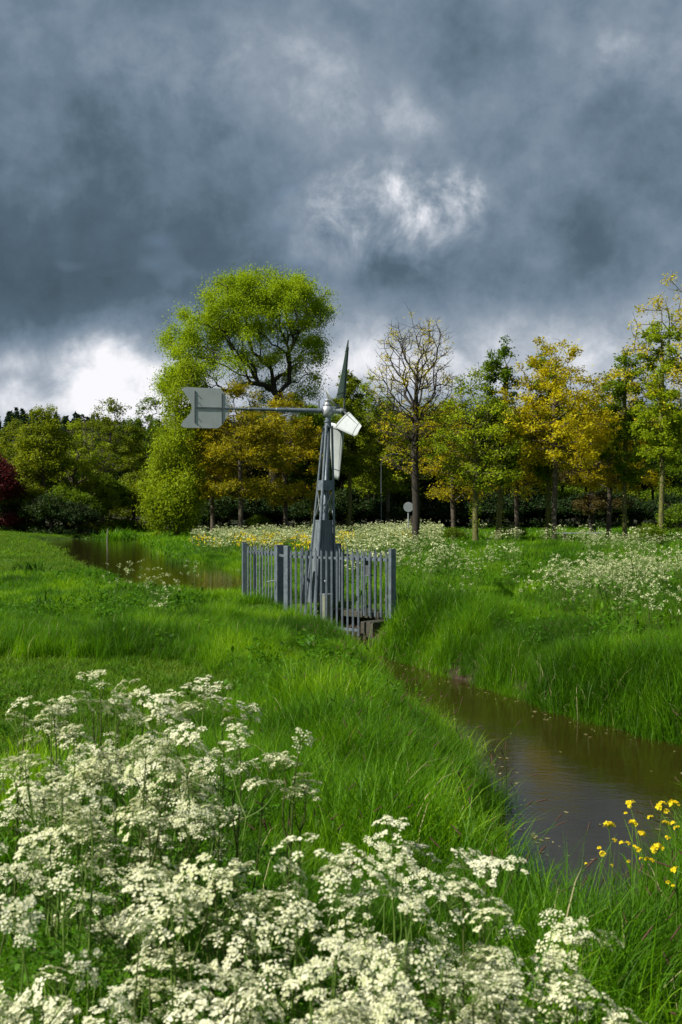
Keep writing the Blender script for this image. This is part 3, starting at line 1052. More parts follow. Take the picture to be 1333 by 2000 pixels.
def make_tree(kind, H, seed, leaf, bark, env, n_targets=110, trunk_r=0.2, trunk_top=0.5, clear=0.25, leaf_n=22000, leaf_size=0.17, clump=0.42,
              droop=0.0, ivy=0, ivy_mat=None, lean=(0, 0), shell=0.55, twig=0, kpath=0.45, sag=0.10, r_tip=0.014, leaf_frac=1.0, forkz=None, flare=0.0, omax=5, r_pow=0.46, loose=0.0):
    """env: list of (cx, cy, cz, rx, ry, rz) ellipsoids in metres. Returns (trunk mesh, crown mesh)"""
    rg = np.random.default_rng(seed)
    E = np.array(env, float)
    vol = E[:, 3] * E[:, 4] * E[:, 5]
    tg = []
    for i, e in enumerate(E):
        m_ = max(3 + n_targets // 20, int(n_targets * vol[i] / vol.sum()))
        d = rg.normal(0, 1, (m_, 3)); d /= np.linalg.norm(d, axis=1)[:, None]
        r = (shell + (1 - shell) * rg.uniform(0, 1, m_) ** 0.5) if shell > 0 else rg.uniform(0, 1, m_) ** (1 / 3)
        r = r * rg.uniform(0.82, 1.08, m_)
        tg.append(e[:3] + d * r[:, None] * e[3:])
    tg = np.concatenate(tg)
    tg = tg[tg[:, 2] > clear * H * 0.8]
    zt = trunk_top * H
    nseg = max(4, int(zt / 0.9))
    tz = np.linspace(0, zt, nseg)
    tp = np.c_[lean[0] * (tz / zt) ** 1.3 + 0.05 * np.sin(tz * 0.9 + seed), lean[1] * (tz / zt) + 0.05 * np.cos(tz * 0.7 + seed), tz]
    tp[0] = (0, 0, -0.25)
    P, par, rad, cnt, tips = grow(tg, tp, rg, kpath=kpath, sag=sag, r_tip=r_tip, r_pow=r_pow, trunk_r=trunk_r, fork=forkz if forkz is not None else clear * H)
    i = np.arange(1, len(P))
    big = rad[i] > 0.07
    A = Acc()
    ra = np.minimum(rad[par[i]], rad[i] * 1.35)
    nt = len(tp)
    ra = np.where(i < nt, rad[par[i]], ra)
    if flare: ra[0] = trunk_r * (1.35 + flare)
    if big.any(): A.add(*tubes(P[par[i]][big], P[i][big], ra[big], rad[i][big], 9))
    if (~big).any(): A.add(*tubes(P[par[i]][~big], P[i][~big], ra[~big], rad[i][~big], 4))
    if twig:
        src = P[np.repeat(np.where(cnt <= 2)[0], twig)]
        dv = rg.normal(0, 1, src.shape); dv[:, 2] = np.abs(dv[:, 2]) * 0.8 + 0.1
        dv /= np.linalg.norm(dv, axis=1)[:, None]
        ln = rg.uniform(0.25, 0.9, len(src))[:, None]
        mid_ = src + dv * ln * 0.5 + rg.normal(0, 0.05, src.shape)
        A.add(*tubes(src, mid_, np.full(len(src), 0.015), np.full(len(src), 0.011), 3))
        A.add(*tubes(mid_, src + dv * ln + rg.normal(0, 0.08, src.shape), np.full(len(src), 0.011), np.full(len(src), 0.006), 3))
    trunk = A.mesh(kind + '_trunk', [bark])
    B = Acc()
    # leaves: around the outer nodes
    outer = np.where(cnt <= omax)[0]
    outer = outer[outer >= nt]
    cl = rg.choice(outer, size=max(20, int(len(outer) * leaf_frac)), replace=False) if leaf_frac <= 1 else outer
    w = rg.gamma(2.6, 1.0, len(cl)); w /= w.sum()
    pick = rg.choice(cl, size=leaf_n, p=w)
    jig = rg.normal(0, clump, (leaf_n, 3)); jig[:, 2] *= 0.7
    if loose > 0:
        far_ = rg.uniform(0, 1, leaf_n) < loose
        jig[far_] *= 1.65
    if droop > 0: jig[:, 2] -= np.abs(rg.exponential(droop, leaf_n))
    c = P[pick] + jig
    c = c[c[:, 2] > 0.15]
    # a clump shares part of its tint
    ct = rg.uniform(0, 1, len(P))
    V, q, t = leaf_quads(c, leaf_size, rg, droop=0.6 if droop > 0 else 0.1, aspect=0.55 if droop == 0 else 0.4, up=0.5)
    t = 0.55 * t + 0.45 * ct[pick[:len(t)]]
    B.add(V, q, t, 0)
    mats = [leaf]
    if ivy:
        zi = rg.uniform(0.1, zt * 0.95, ivy)
        fi = np.interp(zi, tz, np.arange(nseg))
        i0 = fi.astype(int); i1 = np.minimum(i0 + 1, nseg - 1); fr = (fi - i0)[:, None]
        cc = tp[i0] * (1 - fr) + tp[i1] * fr
        th = rg.uniform(0, 2 * np.pi, ivy); rr = trunk_r * rg.uniform(0.9, 1.7, ivy) * (1 + 0.4 * np.sin(zi * 2.1 + seed))
        cc = cc + np.c_[rr * np.cos(th), rr * np.sin(th), np.zeros(ivy)]
        V, q, t = leaf_quads(cc, 0.13, rg, up=0.2)
        B.add(V, q, t, 1)
        mats.append(ivy_mat or M['lime'])
    crown = B.mesh(kind + '_crown', mats)
    return trunk, crown


def put_tree(name, meshes, loc, label, group=None, rz=0.0, sc=1.0, cat='tree', parts=('trunk', 'crown')):
    o = empty(name, loc, rz)
    o.scale = (sc, sc, sc) if not isinstance(sc, tuple) else sc
    tag(o, label, cat, group)
    for nm, me in zip(parts, meshes):
        link(nm, me, o)
    return o


def at(px, Y, dz=0.0):
    x = (px - 666.5) / F * Y
    return (x, Y, float(height(np.array([x]), np.array([Y]))[0]) - 0.05 + dz)


def Hof(top, Y, base=0.0):
    return (HOR - top) / F * Y + CAMZ - base


def oval(cz, rx, rz, ry=None, cx=0, cy=0): return (cx, cy, cz, rx, ry or rx, rz)


def build_trees():
    # --- the great rounded tree
    Y = 95.0; s = Y / F
    def e(px, py, rx, ry, dy=0, d=None):
        return ((px - 535) * s, dy, (HOR - py) * s + CAMZ - 0.1, rx * s, (d or rx) * s, ry * s)
    env = [e(515, 625, 118, 98, 0, 105), e(580, 600, 72, 66, 1), e(455, 600, 72, 66, -1), e(385, 660, 60, 56, 0), e(375, 715, 58, 52, -2), e(430, 725, 90, 48, -1),
           e(590, 700, 42, 62, 0), e(520, 570, 90, 45, 0), e(335, 742, 26, 20, 1), e(560, 760, 60, 40, 2)]
    t, c = make_tree('great_tree', 25, 21, M['willow'], M['bark_dark'], env, n_targets=620, trunk_r=0.62, trunk_top=0.47, clear=0.3, leaf_n=150000, leaf_size=0.20,
                     clump=0.36, droop=0.22, shell=0.5, kpath=0.30, sag=0.10, r_tip=0.020, forkz=9.5, omax=2, loose=0.42)
    put_tree('rounded_willow', (t, c), at(535, Y), 'great spreading tree with a tall domed bright green crown rising above all the others')

    # --- weeping light green tree over the water
    env = [oval(9.4, 1.5, 1.6, cx=0.5), oval(7.4, 2.0, 2.0, cx=0.3), oval(5.4, 2.3, 2.0, cx=-0.1), oval(3.2, 2.7, 2.1, cx=0.0), oval(10.9, 0.9, 0.9, cx=0.9), oval(1.9, 2.0, 1.3, cx=-0.6)]
    t, c = make_tree('weeping_tree', 11.6, 5, M['lime'], M['bark'], env, n_targets=190, trunk_r=0.22, trunk_top=0.8, clear=0.06, leaf_n=48000, leaf_size=0.2, clump=0.36, droop=0.45,
                     shell=0.5, sag=0.2)
    put_tree('weeping_tree', (t, c), at(346, 72), 'pale yellow green tree whose leafy branches hang to the water, left of the wind pump', sc=(0.92, 0.92, 1.1))

    # --- tall sparse tree in front, upper twigs bare
    env = [oval(12.4, 2.5, 2.3), oval(10.2, 3.1, 2.2), oval(7.6, 2.9, 1.5), oval(5.6, 2.4, 1.0)]
    t, c = make_tree('bare_tree', 14.8, 31, M['gold'], M['bark_dark'], env, n_targets=480, trunk_r=0.18, trunk_top=0.66, clear=0.27, leaf_n=6800, leaf_size=0.12, clump=0.20, shell=0.15,
                     twig=3, leaf_frac=0.9, kpath=0.5, r_tip=0.015, r_pow=0.46, sag=-0.10, omax=1)
    put_tree('sparse_tree', (t, c), at(812, 45.3), 'tall thin tree with a fan of mostly bare twigs, standing right of the round sign', sc=0.73)

    def oak(seed, H, w, leaf, lo=0.35, n=26000, **kw):
        env = [oval(H * 0.86, w * 0.45, H * 0.14), oval(H * 0.70, w * 0.85, H * 0.16), oval(H * 0.55, w, H * 0.13), oval(H * (lo + 0.06), w * 0.9, H * 0.08, cx=w * 0.1)]
        a = dict(n_targets=330, trunk_r=0.19, trunk_top=0.72, clear=lo * 0.8, leaf_n=int(n * 0.85), leaf_size=0.18, clump=0.24, shell=0.1, kpath=0.34, twig=1, sag=0.0, omax=3)
        a.update(kw)
        return make_tree('oak', H, seed, leaf, a.pop('bark', M['bark']), env, **a)

    def poplar(seed, H, w, leaf, n=15000, **kw):
        env = [oval(H * 0.78, w * 0.74, H * 0.21), oval(H * 0.50, w * 1.0, H * 0.20)]
        a = dict(n_targets=170, trunk_r=0.17, trunk_top=0.86, clear=0.22, leaf_n=int(n * 1.9), leaf_size=0.18, clump=0.19, shell=0.0, kpath=0.12, sag=-0.2, twig=0, ivy=700)
        a.update(kw)
        return make_tree('poplar', H, seed, leaf, a.pop('bark', M['bark_moss']), env, **a)

    # golden oaks
    gold_a = oak(41, 14.8, 4.3, M['gold'], lo=0.38, n=27000)
    put_tree('golden_oak', gold_a, at(1084, 44.9), 'golden yellow tree on a straight pale lit trunk, close beside a darker trunk', sc=0.66)
    put_tree('ivy_poplar', poplar(42, 14.3, 1.9, M['green'], n=9000), at(1071, 47.5), 'green topped tree on a dark trunk just behind the pale trunk of the golden tree', sc=0.66)
    put_tree('golden_oak', oak(43, 11.3, 4.0, M['amber'], lo=0.26, n=34000, clear=0.2), at(470, 72), 'round amber leaved tree on a dark trunk near the white gate')
    put_tree('golden_oak', oak(44, 11.4, 3.6, M['amber'], lo=0.24, n=30000, clear=0.2), at(557, 78), 'amber leaved tree directly left of the wind pump mast, in front of the great tree')
    put_tree('golden_oak', oak(45, 10.6, 3.0, M['gold'], lo=0.30, n=26000), at(415, 80), 'bright yellow leaved tree between the hanging tree and the tail vane')
    put_tree('ivy_poplar', poplar(46, 11.2, 1.9, M['green'], n=17000, clear=0.1), at(612, 80), 'fresh green tree standing behind the wind pump mast')
    put_tree('golden_oak', oak(47, 12.0, 3.7, M['lime'], lo=0.34, n=15000, bark=M['bark_moss'], ivy=700), at(930, 44.9), 'pale yellow green tree with mossy ivy covered trunk, second right of the bare topped tree', sc=0.68)
    put_tree('ivy_poplar', poplar(48, 14.3, 1.7, M['green'], n=9500, flare=0.7, lean=(0.5, 0), trunk_r=0.22), at(975, 46.2), 'tall green tree whose ivy covered trunk flares wide and leans at its foot', sc=0.68)
    put_tree('ivy_poplar', poplar(49, 13.6, 1.8, M['olive'], n=15000), at(683, 82), 'slender olive green tree with an ivy trunk just right of the wind pump')
    put_tree('golden_oak', oak(50, 12.0, 3.4, M['olive'], lo=0.3, n=24000), at(757, 84), 'olive leaved tree behind the thin lamp post')
    put_tree('golden_oak', oak(51, 11.6, 3.1, M['amber'], lo=0.3, n=11000), at(885, 50.2), 'slim amber leaved tree between the bare topped tree and the mossy trunk', sc=0.66)
    put_tree('bronze_tree', oak(52, 11.2, 3.2, M['brownish'], lo=0.22, n=30000, bark=M['bark_dark'], trunk_r=0.3), at(1157, 58.0), 'dark bronze leaved tree on a thick shaded trunk behind the white flowers', sc=0.69)
    put_tree('ivy_poplar', poplar(53, 14.2, 2.1, M['green'], n=9000), at(1221, 46.2), 'green tree on a slim mossy trunk, second from the photo edge', sc=0.66)
    put_tree('ivy_poplar', poplar(54, 15.3, 1.9, M['lime'], n=9500), at(1293, 43.5), 'tall yellow green tree on an ivied trunk by the reddish path', sc=0.68)
    put_tree('golden_oak', oak(55, 13.0, 4.4, M['gold'], lo=0.32, n=24000), at(1190, 50.2), 'golden leaved tree filling the gap between the bronze tree and the slim mossy trunk', sc=0.66)
    put_tree('golden_oak', oak(56, 14.0, 6.3, M['gold'], lo=0.34, n=23000, leaf_size=0.12, clump=0.20), at(1420, 45), 'nearest golden tree whose thin branches reach in from beyond the right edge')
    put_tree('bush_tree', oak(57, 14.0, 3.2, M['lime'], lo=0.25, n=24000), at(720, 88), 'pale yellow green tree behind the gap right of the rotor')
    put_tree('golden_oak', oak(58, 11.6, 3.1, M['gold'], lo=0.33, n=12000), at(1010, 48.8), 'small golden tree left of the large golden one', sc=0.66)

    # --- left group
    put_tree('river_tree', oak(61, 11.2, 2.7, M['olive'], lo=0.12, n=34000, clear=0.05, shell=0.4), at(85, 84), 'leafy green tree with a pointed top beside the dark red tree')
    put_tree('open_tree', oak(62, 10.2, 3.6, M['lime'], lo=0.16, n=15000, twig=3, trunk_top=0.35, leaf_frac=0.5), at(158, 88), 'open olive tree with curved bare limbs showing on the far bank')
    put_tree('river_tree', oak(63, 13.6, 4.2, M['olive'], lo=0.12, n=34000, clear=0.05, shell=0.4), at(215, 101), 'broad olive green tree behind the end of the water')
    put_tree('river_tree', oak(64, 14.6, 3.6, M['green'], lo=0.12, n=32000, clear=0.05, shell=0.4), at(288, 108), 'deep green tree just left of the hanging tree, partly behind it')
    put_tree('river_tree', oak(65, 10.5, 3.0, M['olive'], lo=0.12, n=26000, clear=0.05, shell=0.4), at(30, 96), 'olive tree behind the dark red one')
    put_tree('copper_tree', oak(66, 6.3, 2.2, M['red'], lo=0.12, n=26000, clear=0.05, shell=0.4, trunk_r=0.12), at(-8, 80), 'dark red leaved tree at the left edge of the water bank')
    put_tree('bank_shrub', oak(67, 5.6, 3.0, M['green'], lo=0.1, n=26000, clear=0.02, shell=0.4, trunk_r=0.08), at(200, 92), 'rounded green shrub low over the far end of the water')
    sh = oak(68, 5.2, 2.8, M['olive'], lo=0.06, n=26000, clear=0.02, shell=0.3, trunk_r=0.08)
    sh2 = oak(69, 4.0, 2.6, M['green'], lo=0.05, n=22000, clear=0.02, shell=0.3, trunk_r=0.08)
    shd = oak(70, 3.2, 2.4, M['deep'], lo=0.05, n=16000, clear=0.02, shell=0.3, trunk_r=0.08)
    for px, Y_, me_, s_, lb in [(48, 84, sh, 1.0, 'olive shrub between the dark red tree and the pointed green tree'), (128, 82, sh2, 1.0, 'green shrub hanging low over the far water below the open olive tree'),
                                (172, 88, sh, 0.95, 'olive shrub right of the curved bare limbs, low over the water'), (100, 80, shd, 1.0, 'low dark green shrub at the foot of the pointed green tree'),
                                (150, 80, shd, 0.8, 'low dark green shrub touching the far water'), (10, 84, shd, 1.1, 'low dark shrub below the dark red tree'), (262, 96, sh, 1.1, 'olive bush filling the gap left of the hanging tree')]:
        put_tree('bank_shrub', me_, at(px, Y_), lb, None, rz=px * 0.7, sc=s_, cat='shrub')

    # --- wood behind the row: the same few trees, copied
    back = [oak(71, 13, 3.4, M['deep'], lo=0.12, n=24000, clear=0.05, shell=0.4, leaf_size=0.26, clump=0.4, bark=M['bark_dark']),
            oak(72, 12.5, 3.2, M['olive'], lo=0.14, n=24000, clear=0.08, shell=0.4, leaf_size=0.24, clump=0.4, bark=M['bark_dark']),
            oak(73, 12, 3.2, M['brownish'], lo=0.14, n=22000, clear=0.08, shell=0.4, leaf_size=0.24, clump=0.4, bark=M['bark_dark']),
            oak(74, 13, 3.0, M['green'], lo=0.2, n=22000, clear=0.1, shell=0.4, leaf_size=0.24, clump=0.4, bark=M['bark_dark'])]
    names = ['dark leaved tree in the shaded wood behind the golden row', 'olive leaved tree in the wood behind the golden row',
             'bronze leaved tree in the wood behind the golden row', 'green leaved tree in the wood behind the golden row']
    rg = np.random.default_rng(99)
    k = 0
    for row, (Y_, st, hs) in enumerate([(92, 60, 0.84), (104, 50, 1.0), (118, 42, 1.12), (134, 40, 1.25)]):
        px = 372 + row * 17
        while px < 1560:
            if not (470 < px < 600 and row == 0):
                v = [0, 1, 3, 2, 0, 3, 1][int(rg.integers(0, 7))]
                put_tree('wood_tree', back[v], at(px + rg.uniform(-12, 12), Y_ + rg.uniform(-3, 3)), names[v], 'trees of the shaded wood, kind %d' % (v + 1),
                         rz=rg.uniform(0, 6.28), sc=hs * rg.uniform(0.86, 1.06))
            px += st
            k += 1
    for j in range(34):
        put_tree('undergrowth_bush', back[0], at(372 + j * 36, 146 + 3 * math.sin(j * 5)), 'dark bush of the undergrowth deep in the wood', 'dark thicket deep in the wood', rz=j * 2.1, sc=(0.8, 0.8, 0.62))
    # more wood beyond the left group
    for px, Y_, v, s_ in [(-30, 112, 1, 0.9), (60, 118, 0, 0.85), (130, 122, 3, 0.9), (250, 124, 0, 1.05), (330, 120, 1, 1.1), (400, 112, 0, 1.0), (180, 130, 0, 1.0), (-90, 100, 0, 1.0)]:
        put_tree('wood_tree', back[v], at(px, Y_), names[v].replace('golden row', 'water'), 'trees behind the far water, kind %d' % (v + 1), rz=px * 0.1, sc=s_)
    # undergrowth at the wood's edge
    ub = oak(81, 3.4, 2.4, M['deep'], lo=0.1, n=16000, clear=0.02, shell=0.4, trunk_r=0.06, leaf_size=0.2)  # dark leaved bushes added to put shade along the foot of the wood
    ug = oak(82, 2.6, 2.0, M['green'], lo=0.1, n=12000, clear=0.02, shell=0.4, trunk_r=0.06, leaf_size=0.18)
    px = 380; i = 0
    while px < 1450:
        put_tree('undergrowth_bush', ub, at(px, 88 + 3 * math.sin(px)), 'dark bush of the undergrowth below the wood', 'dark bushes along the foot of the wood', rz=i, sc=(1.1, 1.0, 0.8 + 0.3 * ((i * 7) % 3) / 2))
        px += 58; i += 1
    for px, Y_, s_, lb in [(505, 84, 0.6, 'small light green bush between the gate and the thick trunk'), (1005, 52, 0.33, 'low green bush right of the flared trunk'),
                           (1265, 41, 0.38, 'dark green bush at the foot of the yellow ivied trunk'), (885, 50, 0.3, 'little bush at the foot of the slim amber tree'),
                           (1330, 70, 0.8, 'green bush in the shade at the right edge')]:
        put_tree('green_bush', ug, at(px, Y_), lb, None, rz=px, sc=s_, cat='bush')


build_trees()


def build_distant_wood():
    rg = np.random.default_rng(5)
    A = Acc()
    for i in range(300):
        x = rg.uniform(-100, -26); y = rg.uniform(205, 262)
        z0 = float(height(np.array([x]), np.array([y]))[0])
        H = rg.uniform(12.5, 15.5)
        A.add(*tubes([[x, y, z0 - 0.5]], [[x, y, z0 + H * 0.95]], [0.25], [0.03], 5), None, 1)
        n = 700
        f = rg.uniform(0.06, 1, n)
        r = (1 - f) ** 0.8 * H * 0.25 * rg.uniform(0.3, 1.1, n) + 0.1
        th = rg.uniform(0, 2 * np.pi, n)
        c = np.c_[x + r * np.cos(th), y + r * np.sin(th), z0 + f * H]
        A.add(*leaf_quads(c, 0.75, rg, droop=0.4, aspect=0.4), 0)
    o = link('distant_wood', A.mesh('distant_wood', [M['pine'], M['bark_dark']]))
    tag(o, 'dark conifer wood on the rise beyond the far end of the water', kind='stuff')


build_distant_wood()


# ------------------------------------------------------------------ the wind pump

def build_windpump():
    root = empty('wind_pump', (-0.41, 20.1, 0))
    tag(root, 'small galvanised wind pump with four pale blades and a fishtail vane inside the palisade fence', 'wind pump')
    C = Vector((-0.41, 20.1, 0.0))
    S, SL, SD, PN, BL = M['steel'], M['steel_light'], M['steel_dark'], M['panel'], M['blade']
    u = Vector((.89, .456, 0)); v = Vector((-.456, .89, 0))
    top = Vector((0.146, 0, 0))      # the mast leans a little

    def corner(i, z, grow=0.0):
        f = z / 3.62
        h = (0.225 * (1 - f) + 0.062 * f) + grow
        su, sv = [(-1, -1), (1, -1), (1, 1), (-1, 1)][i]
        p = top * f + u * su * h + v * sv * h
        return Vector((p.x, p.y, z))
    for i in range(4):
        b = MB(); r = 0.032 if i == 0 else 0.024
        b.tube([corner(i, z) for z in (-0.35, 1.2, 2.4, 3.62)], r, 12)
        b.build('leg', S, root, smooth=False)
    # centre pipe with pump rod
    b = MB(); b.tube([(0, 0, -0.3), tuple(top * (3.62 / 3.62)) [:2] + (3.62,)], 0.042, 14); b.build('centre_pipe', S, root, smooth=True)
    b = MB(); b.tube([Vector((-0.03, -0.09, 0.1)) , Vector((0.06, -0.075, 2.5))], 0.009, 8); b.build('pump_rod', SL, root)
    # bracing
    b = MB()
    for i in range(4):
        j = (i + 1) % 4
        for (z0, z1) in ((1.75, 2.33),):
            b.tube([corner(i, z0), corner(j, z1)], 0.007, 6)
            b.tube([corner(j, z0), corner(i, z1)], 0.007, 6)
    b.build('bracing', SL, root)
    # collar plates
    b = MB()
    for i in range(4):
        j = (i + 1) % 4
        a0, a1, c0, c1 = corner(i, 2.32, .004), corner(j, 2.32, .004), corner(j, 2.52, .004), corner(i, 2.52, .004)
        n = (a1 - a0).cross(c1 - a0).normalized() * 0.006
        b.add([a0 + n, a1 + n, c0 + n, c1 + n, a0 - n, a1 - n, c0 - n, c1 - n], [(0, 1, 2, 3), (7, 6, 5, 4), (0, 4, 5, 1), (1, 5, 6, 2), (2, 6, 7, 3), (3, 7, 4, 0)])
    b.build('collar', S, root)
    # cladding panels, one per side, inset from the legs
    for i in range(4):
        j = (i + 1) % 4
        b = MB()
        def edge(z, f): return corner(i, z, -.012).lerp(corner(j, z, -.012), f)
        zs = (0.06, 1.72)
        a0, a1, c0, c1 = edge(zs[0], .10), edge(zs[0], .90), edge(zs[1], .88), edge(zs[1], .12)
        n = (a1 - a0).cross(c1 - a0).normalized() * 0.004
        b.add([a0 + n, a1 + n, c0 + n, c1 + n, a0 - n, a1 - n, c0 - n, c1 - n], [(0, 1, 2, 3), (7, 6, 5, 4), (0, 4, 5, 1), (1, 5, 6, 2), (2, 6, 7, 3), (3, 7, 4, 0)])
        # angle-iron edges and folded seams standing proud
        for f in (.10, .90):
            b.bar(edge(zs[0], f) + n * 2, edge(zs[1], f + (0.02 if f < .5 else -0.02)) + n * 2, 0.012, 0.012)
        for f in ([0.5] if i else [0.30, 0.52, 0.72]):
            b.bar(edge(zs[0] + .05, f) + n * 1.6, edge(zs[1] - .04, f) + n * 1.6, 0.005, 0.006)
        for z in (0.55, 1.1, 1.7):
            b.bar(edge(z, .12) + n * 1.8, edge(z, .88) + n * 1.8, 0.008, 0.014)
        b.build('side_panel', PN, root)
    # lower flared skirt plate on the left side
    b = MB()
    b.bar(corner(3, 1.1) + Vector((-0.03, 0, 0)), corner(3, 0.02) + Vector((-0.07, -0.02, 0)), 0.10, 0.012, up=(-0.456, 0.89, 0))
    b.build('skirt_plate', PN, root)
    # discharge cylinder hanging at the front
    pc = Vector((0.125, -0.40, 0))
    b = MB(); b.tube([pc + Vector((0, 0, z)) for z in (-0.31, -0.305, 0.225, 0.235)], [0.118, 0.128, 0.128, 0.12], 8)
    cyl = b.build('pump_cylinder', M['greenbox'], root, bevel=0.004)
    b = MB(); b.tube([pc + Vector((0, 0, 0.236)), pc + Vector((0, 0, 0.262))], 0.133, 8); b.build('lid', M['steel_light'], cyl)
    b = MB(); b.tube([pc + Vector((0, 0, 0.26)), pc + Vector((0.0, 0.08, 0.45)), Vector((0.02, -0.06, 0.6))], 0.02, 10); b.build('pipe', SL, cyl)
    # head
    H = Vector((0.137, 0, 3.92))
    b = MB(); b.tube([top + Vector((0, 0, z)) for z in (3.58, 3.60, 3.605, 3.69, 3.695, 3.72, 3.722, 3.80, 3.82)], [0.088, 0.088, 0.07, 0.066, 0.082, 0.082, 0.058, 0.06, 0.075], 20)
    b.build('neck', S, root, smooth=False)
    th = R(14)
    a = Vector((math.cos(th), math.sin(th), 0)); p = Vector((math.sin(th), -math.cos(th), 0)); zv = Vector((0, 0, 1))
    b = MB()
    prof = [(-0.115, 0.07), (-0.09, 0.098), (-0.05, 0.115), (0.0, 0.12), (0.05, 0.112), (0.085, 0.09), (0.11, 0.066), (0.112, 0.078), (0.135, 0.078), (0.137, 0.052),
            (0.20, 0.055), (0.21, 0.064), (0.225, 0.06), (0.235, 0.03), (0.25, 0.012)]
    b.tube([H + zv * z_ for z_, _ in prof], [r for _, r in prof], 24)
    hd = b.build('gear_head', SL, root, smooth=True)
    b = MB()
    for k in range(10):
        t = k * math.pi / 5
        b.tube([H + Vector((0.085 * math.cos(t), 0.085 * math.sin(t), 0.108)), H + Vector((0.085 * math.cos(t), 0.085 * math.sin(t), 0.128))], 0.008, 6)
    b.build('flange_bolts', SD, hd)
    # rotor shaft
    b = MB(); b.tube([H + a * s_ for s_ in (0.06, 0.11, 0.112, 0.125, 0.127, 0.26, 0.262, 0.29)], [0.07, 0.07, 0.082, 0.082, 0.05, 0.046, 0.06, 0.06], 18)
    b.build('shaft_housing', SL, root, smooth=False)
    hub = H + a * 0.34
    b = MB(); b.tube([hub - a * 0.05, hub - a * 0.03, hub + a * 0.03, hub + a * 0.045], [0.04, 0.062, 0.062, 0.03], 16)
    b.build('hub', SD, root)
    # boom, flattening towards the vane
    b = MB(); b.tube([H - a * s_ for s_ in (0.05, 0.09, 0.092, 0.11, 0.112, 0.5, 1.05, 1.06, 1.6, 1.62, 2.1)],
                     [0.06, 0.06, 0.072, 0.072, 0.048, 0.047, 0.043, 0.035, 0.030, 0.022, 0.018], 16)
    b.build('boom', S, root, smooth=False)
    b = MB(); b.tube([H - a * 0.55 - zv * 0.045 , H - a * 0.85 - zv * .10 + p * 0.03, H - a * 0.98 - zv * .13 + p * 0.05], [0.012, 0.018, 0.008], 8)
    b.build('furling_lever', SL, root)
    b = MB(); b.tube([H - a * 0.16 + zv * 0.05 - p * 0.1, H - a * 0.155 + zv * 0.235 - p * 0.1], 0.016, 10)
    b.tube([H - a * 0.16 + zv * 0.05, H - a * 0.16 + zv * 0.05 - p * 0.1], 0.014, 8)
    b.build('brake_pin', S, root)
    b = MB(); b.tube([H - a * 0.6 - zv * 0.06, H - a * 1.2 - zv * 0.055, H - a * 1.75 - zv * 0.03], 0.006, 6); b.build('stay_wire', SD, root)
    # vane: curved nose, fishtail end
    pts = [(1.985, 0), (2.0, 0.07), (2.035, 0.17), (2.075, 0.26), (2.12, 0.335), (2.15, 0.375), (2.18, 0.388), (2.5, 0.392), (2.80, 0.397), (2.86, 0.392), (2.895, 0.368), (2.90, 0.335),
           (2.875, 0.30), (2.77, 0.14), (2.71, 0.0), (2.76, -0.12), (2.895, -0.27), (2.925, -0.33), (2.92, -0.37), (2.88, -0.392), (2.8, -0.397), (2.5, -0.397), (2.24, -0.397), (2.2, -0.385),
           (2.15, -0.345), (2.09, -0.27), (2.04, -0.18), (2.0, -0.08)]
    b = MB(); b.prism(pts, -a, zv, p, H + Vector((0, 0, 0.0)), 0.008)
    vn = b.build('tail_vane', M['blade'], root)
    b = MB()
    for s_, h0, h1 in ((2.13, -0.31, 0.30), (2.66, -0.30, 0.33)):
        b.bar(H - a * s_ + zv * h0 + p * 0.009, H - a * s_ + zv * h1 + p * 0.009, 0.022, 0.008, up=tuple(p))
        for hh in (h0 + .03, h0 * .5, h1 * .5, h1 - .03):
            b.tube([H - a * s_ + zv * hh + p * 0.014, H - a * s_ + zv * hh + p * 0.028], 0.009, 6)
    b.bar(H - a * 1.9 + p * 0.011, H - a * 2.66 + p * 0.011, 0.008, 0.030, up=(0, 0, 1))
    b.build('strap', SD, vn)
    # blades
    phi0 = R(18)
    for k in range(4):
        t = math.pi / 2 + phi0 * -1 + k * math.pi / 2
        rad_ = p * math.cos(t) + zv * math.sin(t)
        tan = (p * math.sin(t) - zv * math.cos(t))      # the side the sail trails to
        rad_.normalize()
        b = MB()
        b.tube([hub + rad_ * 0.03, hub + rad_ * 0.30], 0.020, 10)
        b.tube([hub + rad_ * 0.30 - a * 0.01, hub + rad_ * 1.30 - a * 0.01], [0.022, 0.014], 8)
        arm = b.build('blade_arm', SD, root)
        # twisted, slightly cambered sheet
        nr, nc = 12, 7
        vs, fs = [], []
        for i in range(nr):
            f = i / (nr - 1)
            r = 0.28 + f * 1.17
            ch = (0.43 * (1 - f) + 0.24 * f)
            if i == 0: ch *= 0.86
            if i == nr - 1: ch *= 0.8
            beta = R(42 - 20 * f)
            cdir = tan * math.cos(beta) - a * math.sin(beta)
            nrm = cdir.cross(rad_).normalized()
            for j in range(nc):
                g = j / (nc - 1)
                q = hub + rad_ * r + cdir * ch * (g * 1.0 - 0.16) + nrm * (0.035 * ch * math.sin(math.pi * g)) + nrm * 0.015
                vs.append(q)
        for i in range(nr - 1):
            for j in range(nc - 1):
                q0 = i * nc + j
                fs.append((q0, q0 + 1, q0 + nc + 1, q0 + nc))
        b = MB(); b.add(vs, fs)
        sh = b.build('blade', BL, root, smooth=True)
        so_ = sh.modifiers.new('thickness', 'SOLIDIFY'); so_.thickness = 0.005; so_.offset = 0
        b = MB()
        for i in (1, 9):
            row = [vs[i * nc + j] for j in range(nc)]
            for j in range(nc - 1): b.bar(row[j], row[j + 1], 0.016, 0.016, up=tuple(rad_))
        b.build('strap', SD, sh)
    for ch in root.children:
        pass
    return root


build_windpump()


# ------------------------------------------------------------------ palisade fence

